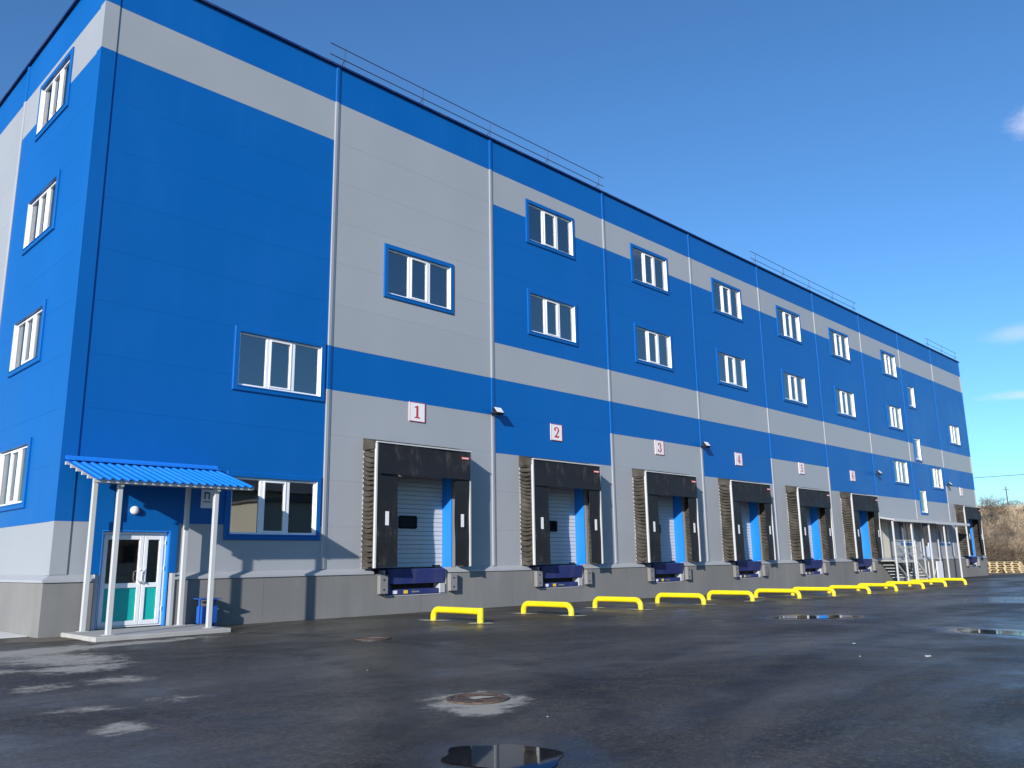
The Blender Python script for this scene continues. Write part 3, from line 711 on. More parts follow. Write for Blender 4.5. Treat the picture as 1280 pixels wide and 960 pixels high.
e = MB(); e.box(0, 0.30, -0.004, 0, 0, 0.075); TAGM = e.mesh('maker_tag', M['red']); e = MB()
for i in range(7): e.box(0.03+0.035*i, 0.055+0.035*i, -0.006, -0.004, 0.02, 0.055)
TAGT = e.mesh('tag_print', M['signwhite'])
SLAB = ['first dock shelter under sign one, black curtains and pleated sides', 'dock shelter under sign two, black curtains with scuffed head flap', 'dock shelter under sign three on grey wall', 'dock shelter under sign four below the blue band', 'dock shelter under sign five on grey wall', 'dock shelter under sign six, next to the long canopy', 'last dock shelter at the far end of the warehouse']
for i, d in enumerate(DOCKS):
    t = thing('dock_shelter', SLAB[i], 'dock shelter', (d, 0, 0), 0, 'dock shelters along the warehouse')
    put('side_fabric', PLL[i % 3], t, (SX0, 0, 0)); put('side_fabric', PLR[(i+1) % 3], t, (SX1, 0, 0))
    put('top_cheek', CHK, t, (SX0, 0, 0)); put('top_cheek', CHK, t, (SX1, 0, 0))
    put('shelter_roof', ROOFM, t); put('top_profile', EDGT, t, (0, FY, 0))
    put('edge_profile', EDGE, t, (SX0-0.005, FY-0.008, 0)); put('edge_profile', EDGE, t, (SX1-0.045, FY-0.008, 0))
    for k in (0, 1):
        c = put('side_curtain', SHM['side_curtain'][k], t, (0, FY+0.02, 0))
        put('marker_strip', MARK, c, ((1.53, 4.18)[k], -0.033, 2.30))
    hc = put('head_curtain', SHM['head_curtain'][i % 2], t, (0, FY-0.016, 0))
    tg = put('maker_tag', TAGM, t, (SX1-0.40, FY-0.042, 4.22)); put('tag_print', TAGT, tg)

# ------------------------------------------------------------------ dock levellers
e = MB(); e.prism([(PY-0.06, 1.17), (PY-0.10, 1.15), (PY-0.03, 0.78), (PY+0.0, 0.80), (PY-0.03, 1.12), (0.36, 1.14), (0.36, 1.17)], 1.95, 3.92, 'x'); LIP = e.mesh('lip_plate', M['levblue'])
e = MB(); e.box(1.90, 3.99, 0.12, 0.16, 0.47, 1.10); PITB = e.mesh('pit_back', M['black'])
e = MB(); e.bbox(2.08, 3.72, PY-0.03, 0.1, 0.50, 0.64, 0.008); BASE = e.mesh('base_beam', M['levblue'])
e = MB(); e.box(1.865, 1.90, PY-0.012, 0.12, 0.47, 1.14); e.box(3.985, 4.03, PY-0.014, 0.12, 0.47, 1.14); e.box(1.90, 3.985, PY-0.012, 0.12, 0.463, 0.49); PFR = e.mesh('pit_frame', M['ledge'])
e = MB(); e.bbox(1.92, 2.06, PY-0.05, 0.1, 0.50, 0.76, 0.01); SUPL = e.mesh('lip_support', M['levblue'])
e = MB(); e.bbox(3.76, 3.95, PY-0.05, 0.1, 0.50, 0.76, 0.01); SUPR = e.mesh('lip_support', M['galv'])
e = MB(); e.bbox(0, 0.27, -0.13, 0, 0, 0.48, 0.012); BUM = e.mesh('bumper', M['bumper'])
e = MB()
for z in (0.11, 0.36): e.tube([(0.135, -0.135, z), (0.135, -0.12, z)], 0.027, 10)
BOLT = e.mesh('bumper_bolts', M['black'])
e = MB(); e.box(0, 0.16, -0.004, 0, 0, 0.085); ST1 = e.mesh('sticker', M['signwhite']); e = MB(); e.box(0, 0.14, -0.004, 0, 0, 0.085); ST2 = e.mesh('sticker', M['stickeryellow'])
e = MB(); e.box(0, 0.26, -0.004, 0, 0.02, 0.06); ST3 = e.mesh('sticker', M['bumper'])
e = MB(); e.prism([(PY-0.055, 1.05), (PY-0.055, 1.10), (-0.03, 1.2), (-0.03, 1.05)], 4.09, 4.42, 'x'); CAP = e.mesh('ledge_cap', M['concrete'])
LLAB = ['below dock one', 'below dock two', 'below dock three', 'below dock four', 'below dock five', 'below dock six', 'at the last dock on the far end']
for i, d in enumerate(DOCKS):
    t = thing('dock_leveller', 'dark blue dock leveller with grey bumpers ' + LLAB[i], 'dock leveller', (d, 0, 0), 0, 'dock levellers in the plinth')
    put('lip_plate', LIP, t); put('pit_back', PITB, t); put('base_beam', BASE, t); put('pit_frame', PFR, t); put('lip_support', SUPL, t); put('lip_support', SUPR, t)
    for x in (1.62, 4.05):
        q = put('bumper', BUM, t, (x, PY-0.03, 0.54)); put('bumper_bolts', BOLT, q)
    put('sticker', ST1, t, (2.12, PY-0.031, 0.525)); put('sticker', ST2, t, (2.50, PY-0.031, 0.525)); put('sticker', ST3, t, (2.78, PY-0.031, 0.525))

# ------------------------------------------------------------------ numbered signs
def stroke(b, pts, ws, y=-0.004):
    # a flat stroke of varying width in the sign plane
    n = len(pts); L = []; Rr = []
    for i, (px, pz) in enumerate(pts):
        a = pts[max(0, i-1)]; c = pts[min(n-1, i+1)]; dx, dz = c[0]-a[0], c[1]-a[1]; l = math.hypot(dx, dz) or 1
        nx, nz = -dz/l, dx/l; w = ws[i]/2 if isinstance(ws, (list, tuple)) else ws/2
        L.append((px+nx*w, y, pz+nz*w)); Rr.append((px-nx*w, y, pz-nz*w))
    b.add(L+Rr, [(i, i+1, n+i+1, n+i) for i in range(n-1)])
def arc(cx, cz, rx, rz, a0, a1, n=14):
    return [(cx+rx*math.cos(R(a0+(a1-a0)*i/n)), cz+rz*math.sin(R(a0+(a1-a0)*i/n))) for i in range(n+1)]
def arcw(n, thin, thick, a0, a1):
    # thick where the stroke runs vertical
    return [thin+(thick-thin)*abs(math.cos(R(a0+(a1-a0)*i/n)))**1.3 for i in range(n+1)]
def digit(k):
    b = MB(); T, t = 0.21, 0.085
    if k == 1:
        stroke(b, [(0, 0.06), (0, 1.0)], T); stroke(b, [(-0.27, 0.05), (0.27, 0.05)], 0.1, -0.0045); stroke(b, [(-0.27, 0.86), (-0.1, 0.9), (0.0, 0.985)], [0.09, 0.09, 0.03], -0.0045)
    if k == 2:
        stroke(b, arc(0, 0.72, 0.25, 0.24, 190, -30) + [(0.05, 0.33), (-0.24, 0.09)], arcw(14, t, T, 190, -30)+[0.13, 0.08]); stroke(b, [(-0.30, 0.08), (0.0, 0.1), (0.30, 0.08)], [0.15, 0.17, 0.15], -0.0045); stroke(b, [(0.28, 0.06), (0.30, 0.25)], 0.06, -0.005)
        b.tube([(-0.20, -0.0042, 0.70), (-0.20, -0.0046, 0.70)], 0.09, 10)
    if k == 3:
        stroke(b, arc(-0.02, 0.75, 0.23, 0.21, 165, -75), arcw(14, t, T*0.95, 165, -75)); stroke(b, arc(-0.02, 0.29, 0.27, 0.26, 80, -165), arcw(14, t, T, 80, -165), -0.0045)
        b.tube([(-0.2, -0.0042, 0.77), (-0.2, -0.0046, 0.77)], 0.08, 10); b.tube([(-0.22, -0.0042, 0.25), (-0.22, -0.0046, 0.25)], 0.085, 10)
    if k == 4:
        stroke(b, [(0.1, 0.06), (0.1, 1.0)], T); stroke(b, [(0.06, 0.96), (-0.30, 0.30)], 0.085, -0.0045); stroke(b, [(-0.34, 0.28), (0.34, 0.28)], 0.1, -0.005); stroke(b, [(-0.1, 0.045), (0.3, 0.045)], 0.09, -0.0055)
    if k == 5:
        stroke(b, arc(-0.02, 0.32, 0.28, 0.29, 140, -160), arcw(14, t, T, 140, -160)); stroke(b, [(-0.22, 0.48), (-0.2, 0.97)], 0.085, -0.0045); stroke(b, [(-0.22, 0.93), (0.1, 0.91), (0.25, 0.95)], [0.14, 0.15, 0.1], -0.005)
        b.tube([(-0.22, -0.0042, 0.22), (-0.22, -0.0046, 0.22)], 0.085, 10)
    if k == 6:
        stroke(b, arc(0.02, 0.30, 0.25, 0.28, 0, 360, 24), arcw(24, t, T*0.9, 0, 360)); stroke(b, arc(0.10, 0.45, 0.36, 0.53, 75, 200), arcw(14, t, T*0.95, 75, 200), -0.0045); b.tube([(0.17, -0.0042, 0.86), (0.17, -0.0046, 0.86)], 0.08, 10)
    if k == 7:
        stroke(b, [(0.24, 0.92), (0.06, 0.5), (-0.03, 0.04)], [0.06, 0.17, 0.22]); stroke(b, [(-0.28, 0.9), (0.0, 0.93), (0.27, 0.9)], [0.15, 0.15, 0.13], -0.0045); stroke(b, [(-0.28, 0.94), (-0.29, 0.74)], 0.06, -0.005)
    H = 0.36
    b.v = [(x*H+0.285, y, z*H+0.10) for x, y, z in b.v]
    return b
for i, d in enumerate(DOCKS):
    t = thing('number_sign', 'square white sign with red serif number %s above its dock' % WORD[i], 'sign', (d+2.745, -0.03, 5.27), 0, 'numbered dock signs')
    b = MB(); b.bbox(0, 0.57, 0, 0.028, 0, 0.56, 0.004); b.build('plate', M['signwhite'], t)
    b = MB(); g, w = 0.0, 0.016
    b.box(g, g+w, -0.005, -0.001, g, 0.56-g); b.box(0.57-g-w, 0.57-g, -0.005, -0.001, g, 0.56-g); b.box(g+w, 0.57-g-w, -0.005, -0.001, g, g+w); b.box(g+w, 0.57-g-w, -0.005, -0.001, 0.56-g-w, 0.56-g)
    b.build('border', M['red'], t)
    digit(i+1).build('digit', M['red'], t)

# ------------------------------------------------------------------ floodlights
FLAB = ['small black floodlight between docks one and two', 'small black floodlight between docks three and four', 'small black floodlight beyond dock six', 'small black floodlight beside the last dock']
for i, x in enumerate((5.95, 17.95, 36.05, 47.95)):
    t = thing('floodlight', FLAB[i], 'floodlight', (x, -0.066, 5.86), 0, 'floodlights on the wall joints')
    b = MB(); b.box(-0.06, 0.26, -0.03, -0.001, -0.05, 0.0); b.bar((-0.03, -0.02, 0), (-0.05, -0.2, 0.04), 0.025); b.bar((0.23, -0.02, 0), (0.25, -0.2, 0.04), 0.025); b.build('bracket', M['wire'], t)
    h = put('lamp_head', None, t, (0.1, -0.2, 0.04)); h.rotation_euler = (R(-38), 0, 0)
    b = MB(); b.bbox(-0.17, 0.17, -0.05, 0.05, -0.13, 0.13, 0.012)
    for k in range(5): b.box(-0.14, 0.14, 0.05, 0.075, -0.1+0.045*k, -0.09+0.045*k)
    b.build('housing', M['black'], h)
    b = MB(); b.bbox(-0.145, 0.145, -0.058, -0.049, -0.105, 0.105, 0.004); b.build('lens', M['lampglass'], h)

# ------------------------------------------------------------------ roof guard rails
RLAB = ['long two-bar roof guard rail over docks one and two', 'two-bar roof guard rail above docks five and six', 'short two-bar roof guard rail at the far end']
for i, (a, c, n) in enumerate(((0.05, 12.1, 4), (24.0, 36.0, 4), (48.0, 54.1, 2))):
    t = thing('roof_railing', RLAB[i], 'railing', (a, 0.12, TOP+0.05), 0, 'roof guard rails')
    L = c-a; dip = 0.05
    for zz in (0.33, 0.68):
        b = MB(); b.tube([(-0.2, 0, zz), (L*0.5, 0, zz-0.01), (L+0.25, 0, zz-0.005)], 0.014, 6); b.build('rail_bar', M['wire'], t)
    for k in range(n+1):
        x = min(L-0.05, 0.3+k*(L-0.35)/n)
        b = MB(); b.tube([(x, 0, 0.0), (x, 0, 0.70)], 0.010, 6); b.bar((x, 0.02, 0.35), (x, 0.45, 0.0), 0.015); b.build('post', M['wire'], t)

# ------------------------------------------------------------------ entrance step, canopy, lamp, sign, bin
t = thing('entrance_step', 'low pale concrete step in front of the entrance door', 'step', (-5.95, -2.02, 0))
b = MB(); b.bbox(0, 2.62, 0, 1.86, -0.1, 0.095, 0.012); b.build('slab', M['concrete'], t)
cp = thing('entrance_canopy', 'blue corrugated canopy on grey posts over the entrance door', 'canopy', (0, 0, 0))
CW0, CW1, CY, CZ0, CZ1 = -6.13, -2.85, -1.88, 3.49, 2.955
def corr():
    b = MB(); pitch = 0.17; n = int((CW1-CW0)/pitch); prof = []
    for i in range(n+1):
        x = CW0+i*pitch
        for dx, h in ((0, 0), (0.085, 0), (0.105, 0.03), (0.15, 0.03)):
            if x+dx < CW1: prof.append((x+dx, h))
    ny = 2; vs = []
    for th in (0, 0.004):
        for x, h in prof:
            for y, z in ((-0.012, CZ0), (CY, CZ1)): vs.append((x, y, z+h+th))
    m_ = len(prof); F = []
    for i in range(m_-1):
        F.append((2*i, 2*i+1, 2*i+3, 2*i+2)); q = 2*m_; F.append((q+2*i, q+2*i+2, q+2*i+3, q+2*i+1)); F.append((2*i+1, q+2*i+1, q+2*i+3, 2*i+3))
    b.add(vs, F); return b
corr().build('roof_sheet', M['canopyblue'], cp)
b = MB(); b.prism([(-0.003, CZ0+0.10), (-0.03, CZ0+0.10), (-0.035, CZ0+0.055), (-0.24, CZ0-0.005), (-0.24, CZ0-0.012), (-0.003, CZ0+0.04)], CW0, CW1, 'x'); b.build('wall_flashing', M['canopyblue'], cp)
sl = (CZ1-CZ0)/CY
for i in range(6):
    y = -0.12 - i*0.335; z = CZ0 + sl*y
    b = MB(); b.box(CW0-0.02, CW1-0.03, y-0.03, y+0.03, z-0.07, z-0.004); b.build('purlin', M['steelpaint'], cp)
for x in (-5.6, -3.64):
    b = MB(); b.prism([(-0.05, CZ0-0.085-0.02), (CY+0.10, CZ1-0.04), (CY+0.10, CZ1-0.10), (-0.05, CZ0-0.17)], x-0.03, x+0.03, 'x'); b.build('rafter', M['steelpaint'], cp)
    for y in (-0.30, -1.65):
        z = CZ0 + sl*y
        b = MB(); b.bbox(x-0.046, x+0.046, y-0.046, y+0.046, 0.096, z-0.12, 0.006)
        p = b.build('post', M['steelpaint'], cp)
        b = MB(); b.bbox(x-0.09, x+0.09, y-0.09, y+0.09, 0.0955, 0.104, 0.002); b.build('base_plate', M['steelpaint'], p)
b = MB(); b.box(CW0+0.03, CW1-0.03, CY+0.16, CY+0.19, CZ1-0.055, CZ1+0.035); b.build('front_fascia', M['galv'], cp)
t = thing('wall_lamp', 'round white wall lamp above the entrance door', 'lamp', (-4.66, -0.001, 2.52))
b = MB(); b.tube([(0, 0, 0), (0, -0.03, 0), (0, -0.05, 0)], [0.09, 0.09, 0.085], 20); b.build('base', M['white'], t)
b = MB(); b.tube([(0, -0.05, 0), (0, -0.075, 0), (0, -0.09, 0), (0, -0.098, 0)], [0.08, 0.072, 0.05, 0.01], 20); b.build('diffuser', M['lampglass'], t)
t = thing('notice_plate', 'white plate lettered with a dark П beside the entrance', 'sign', (-3.20, -0.012, 2.62))
b = MB(); b.bbox(0, 0.42, -0.004, 0.011, 0, 0.42, 0.002); b.build('plate', M['signwhite'], t)
b = MB(); b.box(0.07, 0.10, -0.008, -0.005, 0.20, 0.36); b.box(0.17, 0.20, -0.008, -0.005, 0.20, 0.36); b.box(0.10, 0.17, -0.008, -0.005, 0.33, 0.36); b.box(0.05, 0.23, -0.008, -0.005, 0.13, 0.15); b.build('lettering', M['ink'], t)
t = thing('litter_bin', 'blue metal litter bin with raised lid beside the canopy post', 'bin', (-3.10, -0.42, 0.01), R(8))
b = MB(); b.bbox(-0.17, 0.17, -0.14, 0.14, 0.10, 0.46, 0.01); b.build('bucket', M['binblue'], t)
for x in (-0.19, 0.19):
    b = MB(); b.box(x-0.015, x+0.015, -0.02, 0.02, 0.02, 0.61); b.box(x-0.015, x+0.015, -0.15, 0.15, 0.0, 0.025); b.build('leg', M['binblue'], t)
b = MB(); b.prism([(-0.19, 0.60), (0.19, 0.62), (0.19, 0.635), (-0.19, 0.615)], -0.23, 0.23, 'x'); b.build('lid', M['binblue'], t)

# ------------------------------------------------------------------ yellow wheel guides
def guide_mesh(sharp):
    L, h, r = 1.62, 0.255, 0.073; rb = 0.17
    pts = [(0, 0, -0.12), (0, 0, h-rb)]
    pts += [(0, -rb+rb*math.cos(R(a)), h-rb+rb*math.sin(R(a))) for a in (15, 30, 45, 60, 75, 90)]
    if sharp: pts2 = [(0, -L, h)]
    else: pts2 = [(0, -L+rb-rb*math.cos(R(a)), h-rb+rb*math.sin(R(a))) for a in (90, 75, 60, 45, 30, 15)] + [(0, -L, h-rb), (0, -L, -0.12)]
    b = MB(); b.tube(pts+pts2, r, 14)
    if sharp: b.tube([(0, -L+r*0.02, h+r), (0, -L+r*0.02, -0.12)], r, 14)
    return b.mesh('tube', M['yellow'])
GM, GS = guide_mesh(False), guide_mesh(True)
for k in range(12):
    x = 1.2+3*k; rr = random.Random(k+50); y = -2.98+rr.uniform(-0.05, 0.05)
    lab = 'yellow tubular wheel guide, %s from the entrance' % ORD[k] if k else 'yellow tubular wheel guide with one square end, nearest the entrance'
    t = thing('wheel_guide', lab, 'guard rail', (x, y, gz(x)), rr.uniform(-0.03, 0.03), 'yellow wheel guides in front of the docks')
    o = put('tube', GS if k == 0 else GM, t)
    for yy in (0, -1.62):
        sheet(irregular(0, yy, 0.22, 0.33, 0.5, 0.008, 40, 0.5, k*2+int(yy*3))).build('concrete_footing', M['mortar'], t)

# ------------------------------------------------------------------ manholes
for i, (x, y, r, lab) in enumerate(((-5.86, -12.05, 0.31, 'rusty round manhole cover with pale mortar, nearest the camera'), (-2.54, -5.75, 0.33, 'rusty round manhole cover farther off, toward the entrance'))):
    t = thing('manhole', lab, 'manhole', (x, y, gz(x)), 0, 'manholes in the yard')
    b = MB(); n = 40
    for (ra, za), (rb_, zb) in (((r, 0.004), (r, 0.018)), ((r, 0.018), (r-0.05, 0.018)), ((r-0.05, 0.018), (r-0.05, 0.004))):
        vs = [(ra*math.cos(2*math.pi*k/n), ra*math.sin(2*math.pi*k/n), za) for k in range(n)] + [(rb_*math.cos(2*math.pi*k/n), rb_*math.sin(2*math.pi*k/n), zb) for k in range(n)]
        b.add(vs, [(k, (k+1) % n, n+(k+1) % n, n+k) for k in range(n)])
    b.build('ring', M['rust'], t)
    b = MB(); b.disc((0, 0), r-0.056, 0.013, 40)
    for k in range(-3, 4):
        w = math.sqrt(max(0.0, (r-0.08)**2-(k*0.07)**2)); b.box(-w, w, k*0.07-0.012, k*0.07+0.012, 0.013, 0.019)
    b.build('cover', M['rust'], t)
    sheet(ragged(0.02, -0.02, 0.16, 0.05, -0.5, 0.0205, 77+i, 0.8)).build('silt', M['mortar'], t)
# scraps on the asphalt
for i, (x, y, a) in enumerate(((0.41, -14.15, 0.055), (-0.11, -13.46, 0.028), (1.52, -12.7, 0.035), (-5.2, -9.3, 0.02), (-6.1, -13.2, 0.018))):
    b = MB(); rr = random.Random(i); pts = irregular(0, 0, a, a*0.7, rr.random()*3, 0.02, 9, 0.8, i)
    base = [(px, py, 0.002) for px, py, _ in pts]; n = len(pts)
    b.add(base+[(px*0.7, py*0.7, a*0.3) for px, py, _ in pts], [(k, (k+1) % n, n+(k+1) % n, n+k) for k in range(n)] + [tuple(range(n, 2*n))])
    o = b.build('stone_chip', M['concrete'], None, (x, y, gz(x)))
    tag(o, ['pale flat stone chip lying farthest right on the asphalt', 'small pale stone chip left of the flat one on asphalt', 'small pale stone chip farther off in mid yard', 'tiny pale stone chip between the two manholes', 'tiny pale stone chip beside the nearest puddle'][i], 'stone', 'stone chips on the yard')

# ------------------------------------------------------------------ far entrance: long canopy, stair, board
t = thing('long_canopy', 'long thin grey canopy on white posts between docks six and seven', 'canopy', (0, 0, 0))
for a, c, dz in ((34.75, 41.4, 0.0), (41.42, 47.6, -0.03)):
    b = MB(); b.prism([(-0.002, 3.50+dz), (-1.25, 3.26+dz), (-1.25, 3.17+dz), (-0.002, 3.42+dz)], a, c, 'x'); b.build('roof_slab', M['galv'], t)
    b = MB(); b.box(a, c, -1.285, -1.252, 3.13+dz, 3.275+dz); b.build('fascia', M['steelpaint'], t)
    x = a+0.3
    while x < c:
        b = MB(); b.prism([(-0.002, 3.415+dz), (-1.22, 3.165+dz), (-1.22, 3.11+dz), (-0.002, 3.33+dz)], x-0.03, x+0.03, 'x'); b.build('rib', M['galv'], t); x += 1.15
for x in (34.9, 37.6, 40.4, 43.0, 45.3):
    b = MB(); b.bbox(x-0.042, x+0.042, -1.18, -1.096, gz(x)-0.05, 3.15, 0.006); b.build('post', M['steelpaint'], t)
for x in (41.9, 44.6):
    b = MB(); b.tube([(x, -0.21, gz(x)), (x, -0.21, 3.25)], 0.05, 10); b.build('downpipe', M['galv'], t)
t = thing('steel_stair', 'grey steel stair and landing with railings under the long canopy', 'stair', (0, 0, 0))
gf = gz(38)
b = MB(); b.box(34.85, 38.0, -1.06, -0.19, 1.02, 1.07); b.build('landing', M['galv'], t)
b = MB(); b.box(34.85, 38.0, -1.075, -1.061, 0.93, 1.07); b.build('edge_beam', M['galv'], t)
for x in (34.95, 36.4, 37.9):
    b = MB(); b.bbox(x-0.04, x+0.04, -1.16, -1.08, gf-0.05, 2.15, 0.005); b.build('post', M['steelpaint'], t)
for z in (1.42, 1.75, 2.12):
    b = MB(); b.tube([(34.95, -1.12, z), (37.9, -1.12, z)], 0.025, 6); b.build('handrail', M['steelpaint'], t)
for k in range(6):
    b = MB(); x = 38.02+k*0.29; z = 0.87-k*0.175; b.bbox(x, x+0.28, -1.06, -0.22, z, z+0.04, 0.005); b.build('tread', M['steelpaint'], t)
for y in (-1.10, -0.20):
    b = MB(); b.bar((37.95, y, 0.98), (39.85, y, gf), 0.09); b.build('stringer', M['steelpaint'], t)
    b = MB(); b.bar((37.95, y, 1.95), (39.85, y, 0.9), 0.05); b.bar((39.8, y, 0.92), (39.8, y, gf), 0.05); b.build('handrail', M['steelpaint'], t)
b = MB(); b.bar((35.0, -1.1, 0.9), (36.9, -1.1, gf), 0.07); b.build('brace', M['galv'], t)
for i in range(5):
    b = MB(); x = 35.3+0.28*i; z = 0.8-0.17*i; b.bbox(x, x+0.26, -0.95, -0.25, z, z+0.03, 0.004); b.build('tread', M['steelpaint'], t)
t = thing('white_board', 'white upright board leaning by the stair foot under the long canopy', 'board', (40.1, -1.45, gz(40)))
b = MB(); b.bbox(0, 0.95, 0, 0.05, 0.02, 1.10, 0.01); b.build('sheet', M['white'], t)
for x in (0.1, 0.8):
    b = MB(); b.box(x, x+0.05, 0.051, 0.35, 0.0, 0.04); b.bar((x+0.025, 0.07, 0.8), (x+0.025, 0.33, 0.03), 0.035); b.build('prop', M['galv'], t)

# ------------------------------------------------------------------ hillside beyond the yard
def hz(x, y):
    a = sstep(66, 86, x)*(5.6+0.9*math.sin(y*0.13+0.5)+0.5*math.sin(y*0.31+x*0.1)) + 0.35*math.sin(x*0.7+y*0.4)*sstep(67, 72, x)
    edge = sstep(-70, -45, y)*sstep(75, 50, y)*sstep(190, 150, x)
    return -0.15 - 0.05 + a*edge
b = MB(); nx, ny = 60, 56; vs = [(64+126*(i/nx)**1.4, -72+150*j/ny, 0) for i in range(nx+1) for j in range(ny+1)]
vs = [(x, y, hz(x, y) - (0.2 if x < 64.1 else 0)) for x, y, z in vs]; n = ny+1
b.add(vs, [(i*n+j, (i+1)*n+j, (i+1)*n+j+1, i*n+j+1) for i in range(nx) for j in range(ny)], 0, True)
tag(b.build('hillside', M['hill']), kind='structure')
b = MB(); rr = random.Random(21)
for i in range(26000):
    x = 67+rr.random()**1.3*24; y = rr.uniform(-16, 20); z = hz(x, y)-0.03; h = rr.uniform(0.18, 0.6); a = rr.random()*6.28; w = 0.022; lx, ly = rr.gauss(0, 0.14), rr.gauss(0, 0.14)
    ca, sa = math.cos(a)*w, math.sin(a)*w
    b.add([(x-ca, y-sa, z), (x+ca, y+sa, z), (x+lx, y+ly, z+h)], [(0, 1, 2)])
tag(b.build('dry_grass', M['grass']), 'pale dry grass covering the hillside behind the warehouse', 'grass', kind='stuff')
def shrub_mesh(seed, H, mat, stems=9, lvl=4):
    rr = random.Random(seed); b = MB()
    def grow(p, d, L, r, lv):
        q = p; pts = [p]; rs = [r]
        for k in range(3):
            d = (d + Vector((rr.gauss(0, .16), rr.gauss(0, .16), rr.gauss(0.02, .1)))).normalized(); q = q + d*(L/3); pts.append(q); rs.append(r*(1-0.25*(k+1)))
        b.tube(pts, rs, 3, 0, False, False)
        if lv > 0:
            for k in range(rr.choice((3, 4, 4))):
                i = rr.choice((1, 2, 2, 3)); a = rr.random()*6.28
                nd = (d + Vector((math.cos(a), math.sin(a), rr.uniform(-0.25, 0.5)))*rr.uniform(0.5, 1.0)).normalized()
                grow(pts[i], nd, L*rr.uniform(0.55, 0.75), max(0.006, rs[i]*0.62), lv-1)
    for s_ in range(stems):
        a = rr.random()*6.28; sp = rr.uniform(0.15, 0.75)
        grow(Vector((rr.uniform(-.4, .4), rr.uniform(-.4, .4), -0.1)), Vector((math.cos(a)*sp, math.sin(a)*sp, 1)).normalized(), H*0.45, H*0.013, lvl)
    return b.mesh('branches', mat)
SB = [shrub_mesh(1, 3.6, M['bark']), shrub_mesh(2, 3.0, M['bark2']), shrub_mesh(3, 2.4, M['bark'], 11), shrub_mesh(4, 4.2, M['bark2'], 8)]
SHR = [(65.8, 1.5, 0.55, 2), (66.6, 2.2, 0.75, 2), (66.4, 4.6, 0.6, 2), (66.9, 0.9, 0.8, 0), (67.6, 3.4, 1.05, 3), (68.5, 5.6, 1.0, 0), (69.5, 1.8, 1.1, 1), (70.5, 4.2, 1.15, 0), (67.4, -0.4, 0.9, 2), (69.0, -2.4, 1.1, 0), (72.5, 6.4, 1.0, 3), (73.5, 3.0, 1.1, 1), (74.5, -0.8, 1.0, 3), (78.0, 5.4, 0.9, 0), (79.5, 2.6, 0.9, 2), (83.0, 4.8, 0.8, 1), (85.0, 7.4, 0.85, 3), (86.0, 2.0, 0.8, 0), (84.5, -1.5, 0.9, 3), (67.2, 8.5, 0.9, 2), (71.0, -6.5, 1.2, 0), (76.0, -5.0, 1.0, 1), (68.2, -10.5, 1.1, 3), (80, 9.5, 1.0, 1)]
for i, (x, y, s_, k) in enumerate(SHR):
    place = 'at the hill foot' if x < 69.2 else 'halfway up the hill' if x < 78 else 'on the hilltop skyline'
    tone = ('dark brown', 'pale brown', 'dense dark brown', 'tall pale brown')[k]
    o = tag(put('bare_shrub', SB[k], None, (x, y, hz(x, y)), i*1.7), '%s leafless tangled shrub %s%s' % (tone, place, ', straight behind the pallets' if x < 69.2 and -0.6 < y < 3.6 else ', hard by the warehouse end' if y >= 4.4 else ', toward the right frame edge' if y < 1 else ''), 'shrub', '%s leafless shrubs %s' % (tone, place))
    if x > 78: s_ *= 0.55
    o.scale = (s_*1.2, s_*1.2, s_)
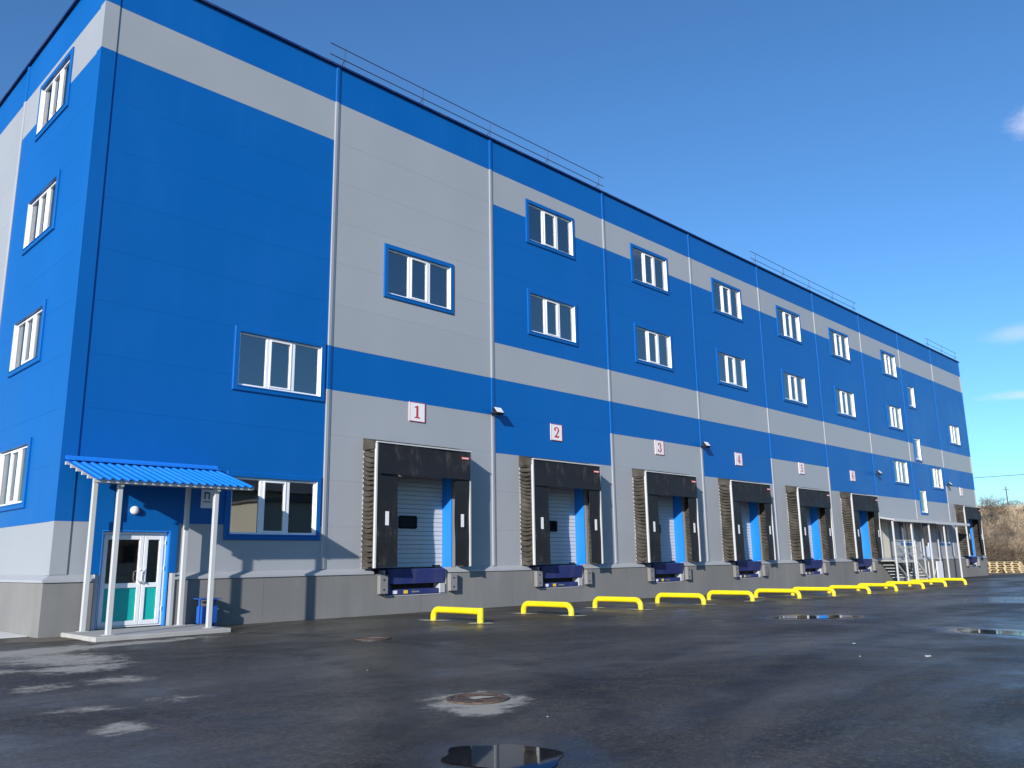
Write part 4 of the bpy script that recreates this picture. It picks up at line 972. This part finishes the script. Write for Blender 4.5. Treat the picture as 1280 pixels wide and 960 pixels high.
# pallets
def pallet(loc, rz, label, group):
    t = thing('wooden_pallet', label, 'pallet', loc, rz, group)
    for k in range(6): put('board', PB, t, (0, -0.36+k*0.144, 0.118))
    for k in range(3): put('bearer', PK, t, (-0.52+0.52*k, 0, 0.02))
    for k in range(3): put('board', PB, t, (0, -0.36+k*0.36, 0))
b = MB(); b.bbox(-0.6, 0.6, -0.05, 0.05, 0, 0.02, 0.003); PB = b.mesh('board', M['wood'])
b = MB(); b.bbox(-0.05, 0.05, -0.41, 0.41, 0, 0.098, 0.004); PK = b.mesh('bearer', M['wood'])
for si, (x, y, n, nm) in enumerate(((63.2, 2.9, 7, 'stack nearest the warehouse end'), (63.0, 1.5, 6, 'middle stack'), (62.6, 0.3, 6, 'rightmost stack'))):
    rr = random.Random(si+5)
    for k in range(n):
        pallet((x+rr.uniform(-.06, .06), y+rr.uniform(-.05, .05), gz(60)+0.142*k), math.pi/2+rr.uniform(-.12, .12), 'raw wooden pallet, %s from the ground in the %s' % (ORD[k], nm), 'pallets stacked below the hillside')
# power line on the hill
t = thing('utility_pole', 'thin dark utility pole standing on the hilltop', 'pole', (100, 9.4, hz(100, 9.4)-0.6))
b = MB(); b.tube([(0, 0, 0), (0, 0, 3.6)], [0.08, 0.06], 8); b.build('mast', M['pole'], t)
b = MB(); b.box(-0.04, 0.04, -0.35, 0.35, 3.2, 3.27); b.build('crossarm', M['pole'], t)
o = MB().tube([(150, 70-130*i/12, 14.4+0.35*((i-6)/6)**2) for i in range(13)], 0.045, 5).build('overhead_cable', M['wire'])
tag(o, 'single thin overhead cable crossing the sky low on the right', 'cable')

# ------------------------------------------------------------------ the building across the yard, seen in the glass
t = thing('opposite_building', 'pale plastered building across the yard, mirrored in the windows', 'building', (0, 0, 0))
b = MB(); b.box(6, 62, -62, -48, -0.3, 7.5); b.build('wall', M['brick'], t)
b = MB(); b.prism([(-63, 7.5), (-55, 10.2), (-47, 7.5)], 5.4, 62.6, 'x'); b.build('roof', M['roofing'], t)
for k in range(11):
    for z in (1.6, 4.8):
        b = MB(); b.box(7.5+5*k, 9.7+5*k, -48.001, -47.95, z, z+1.7); b.build('window', M['darkglass'], t)

t = thing('opposite_shed', 'sunlit pale shed across the yard, mirrored beside the entrance', 'shed', (0, 0, 0))
b = MB(); b.box(17, 22, -46, -34, -0.3, 5.6); b.build('wall', M['brick'], t)
b = MB(); b.prism([(16.7, 5.6), (22.3, 5.6), (22.3, 6.3), (16.7, 5.75)], -46.3, -33.7, 'y'); b.build('roof', M['roofing'], t)
b = MB(); b.box(16.95, 17.0, -41, -38, -0.1, 3.2); b.build('door', M['wire'], t)
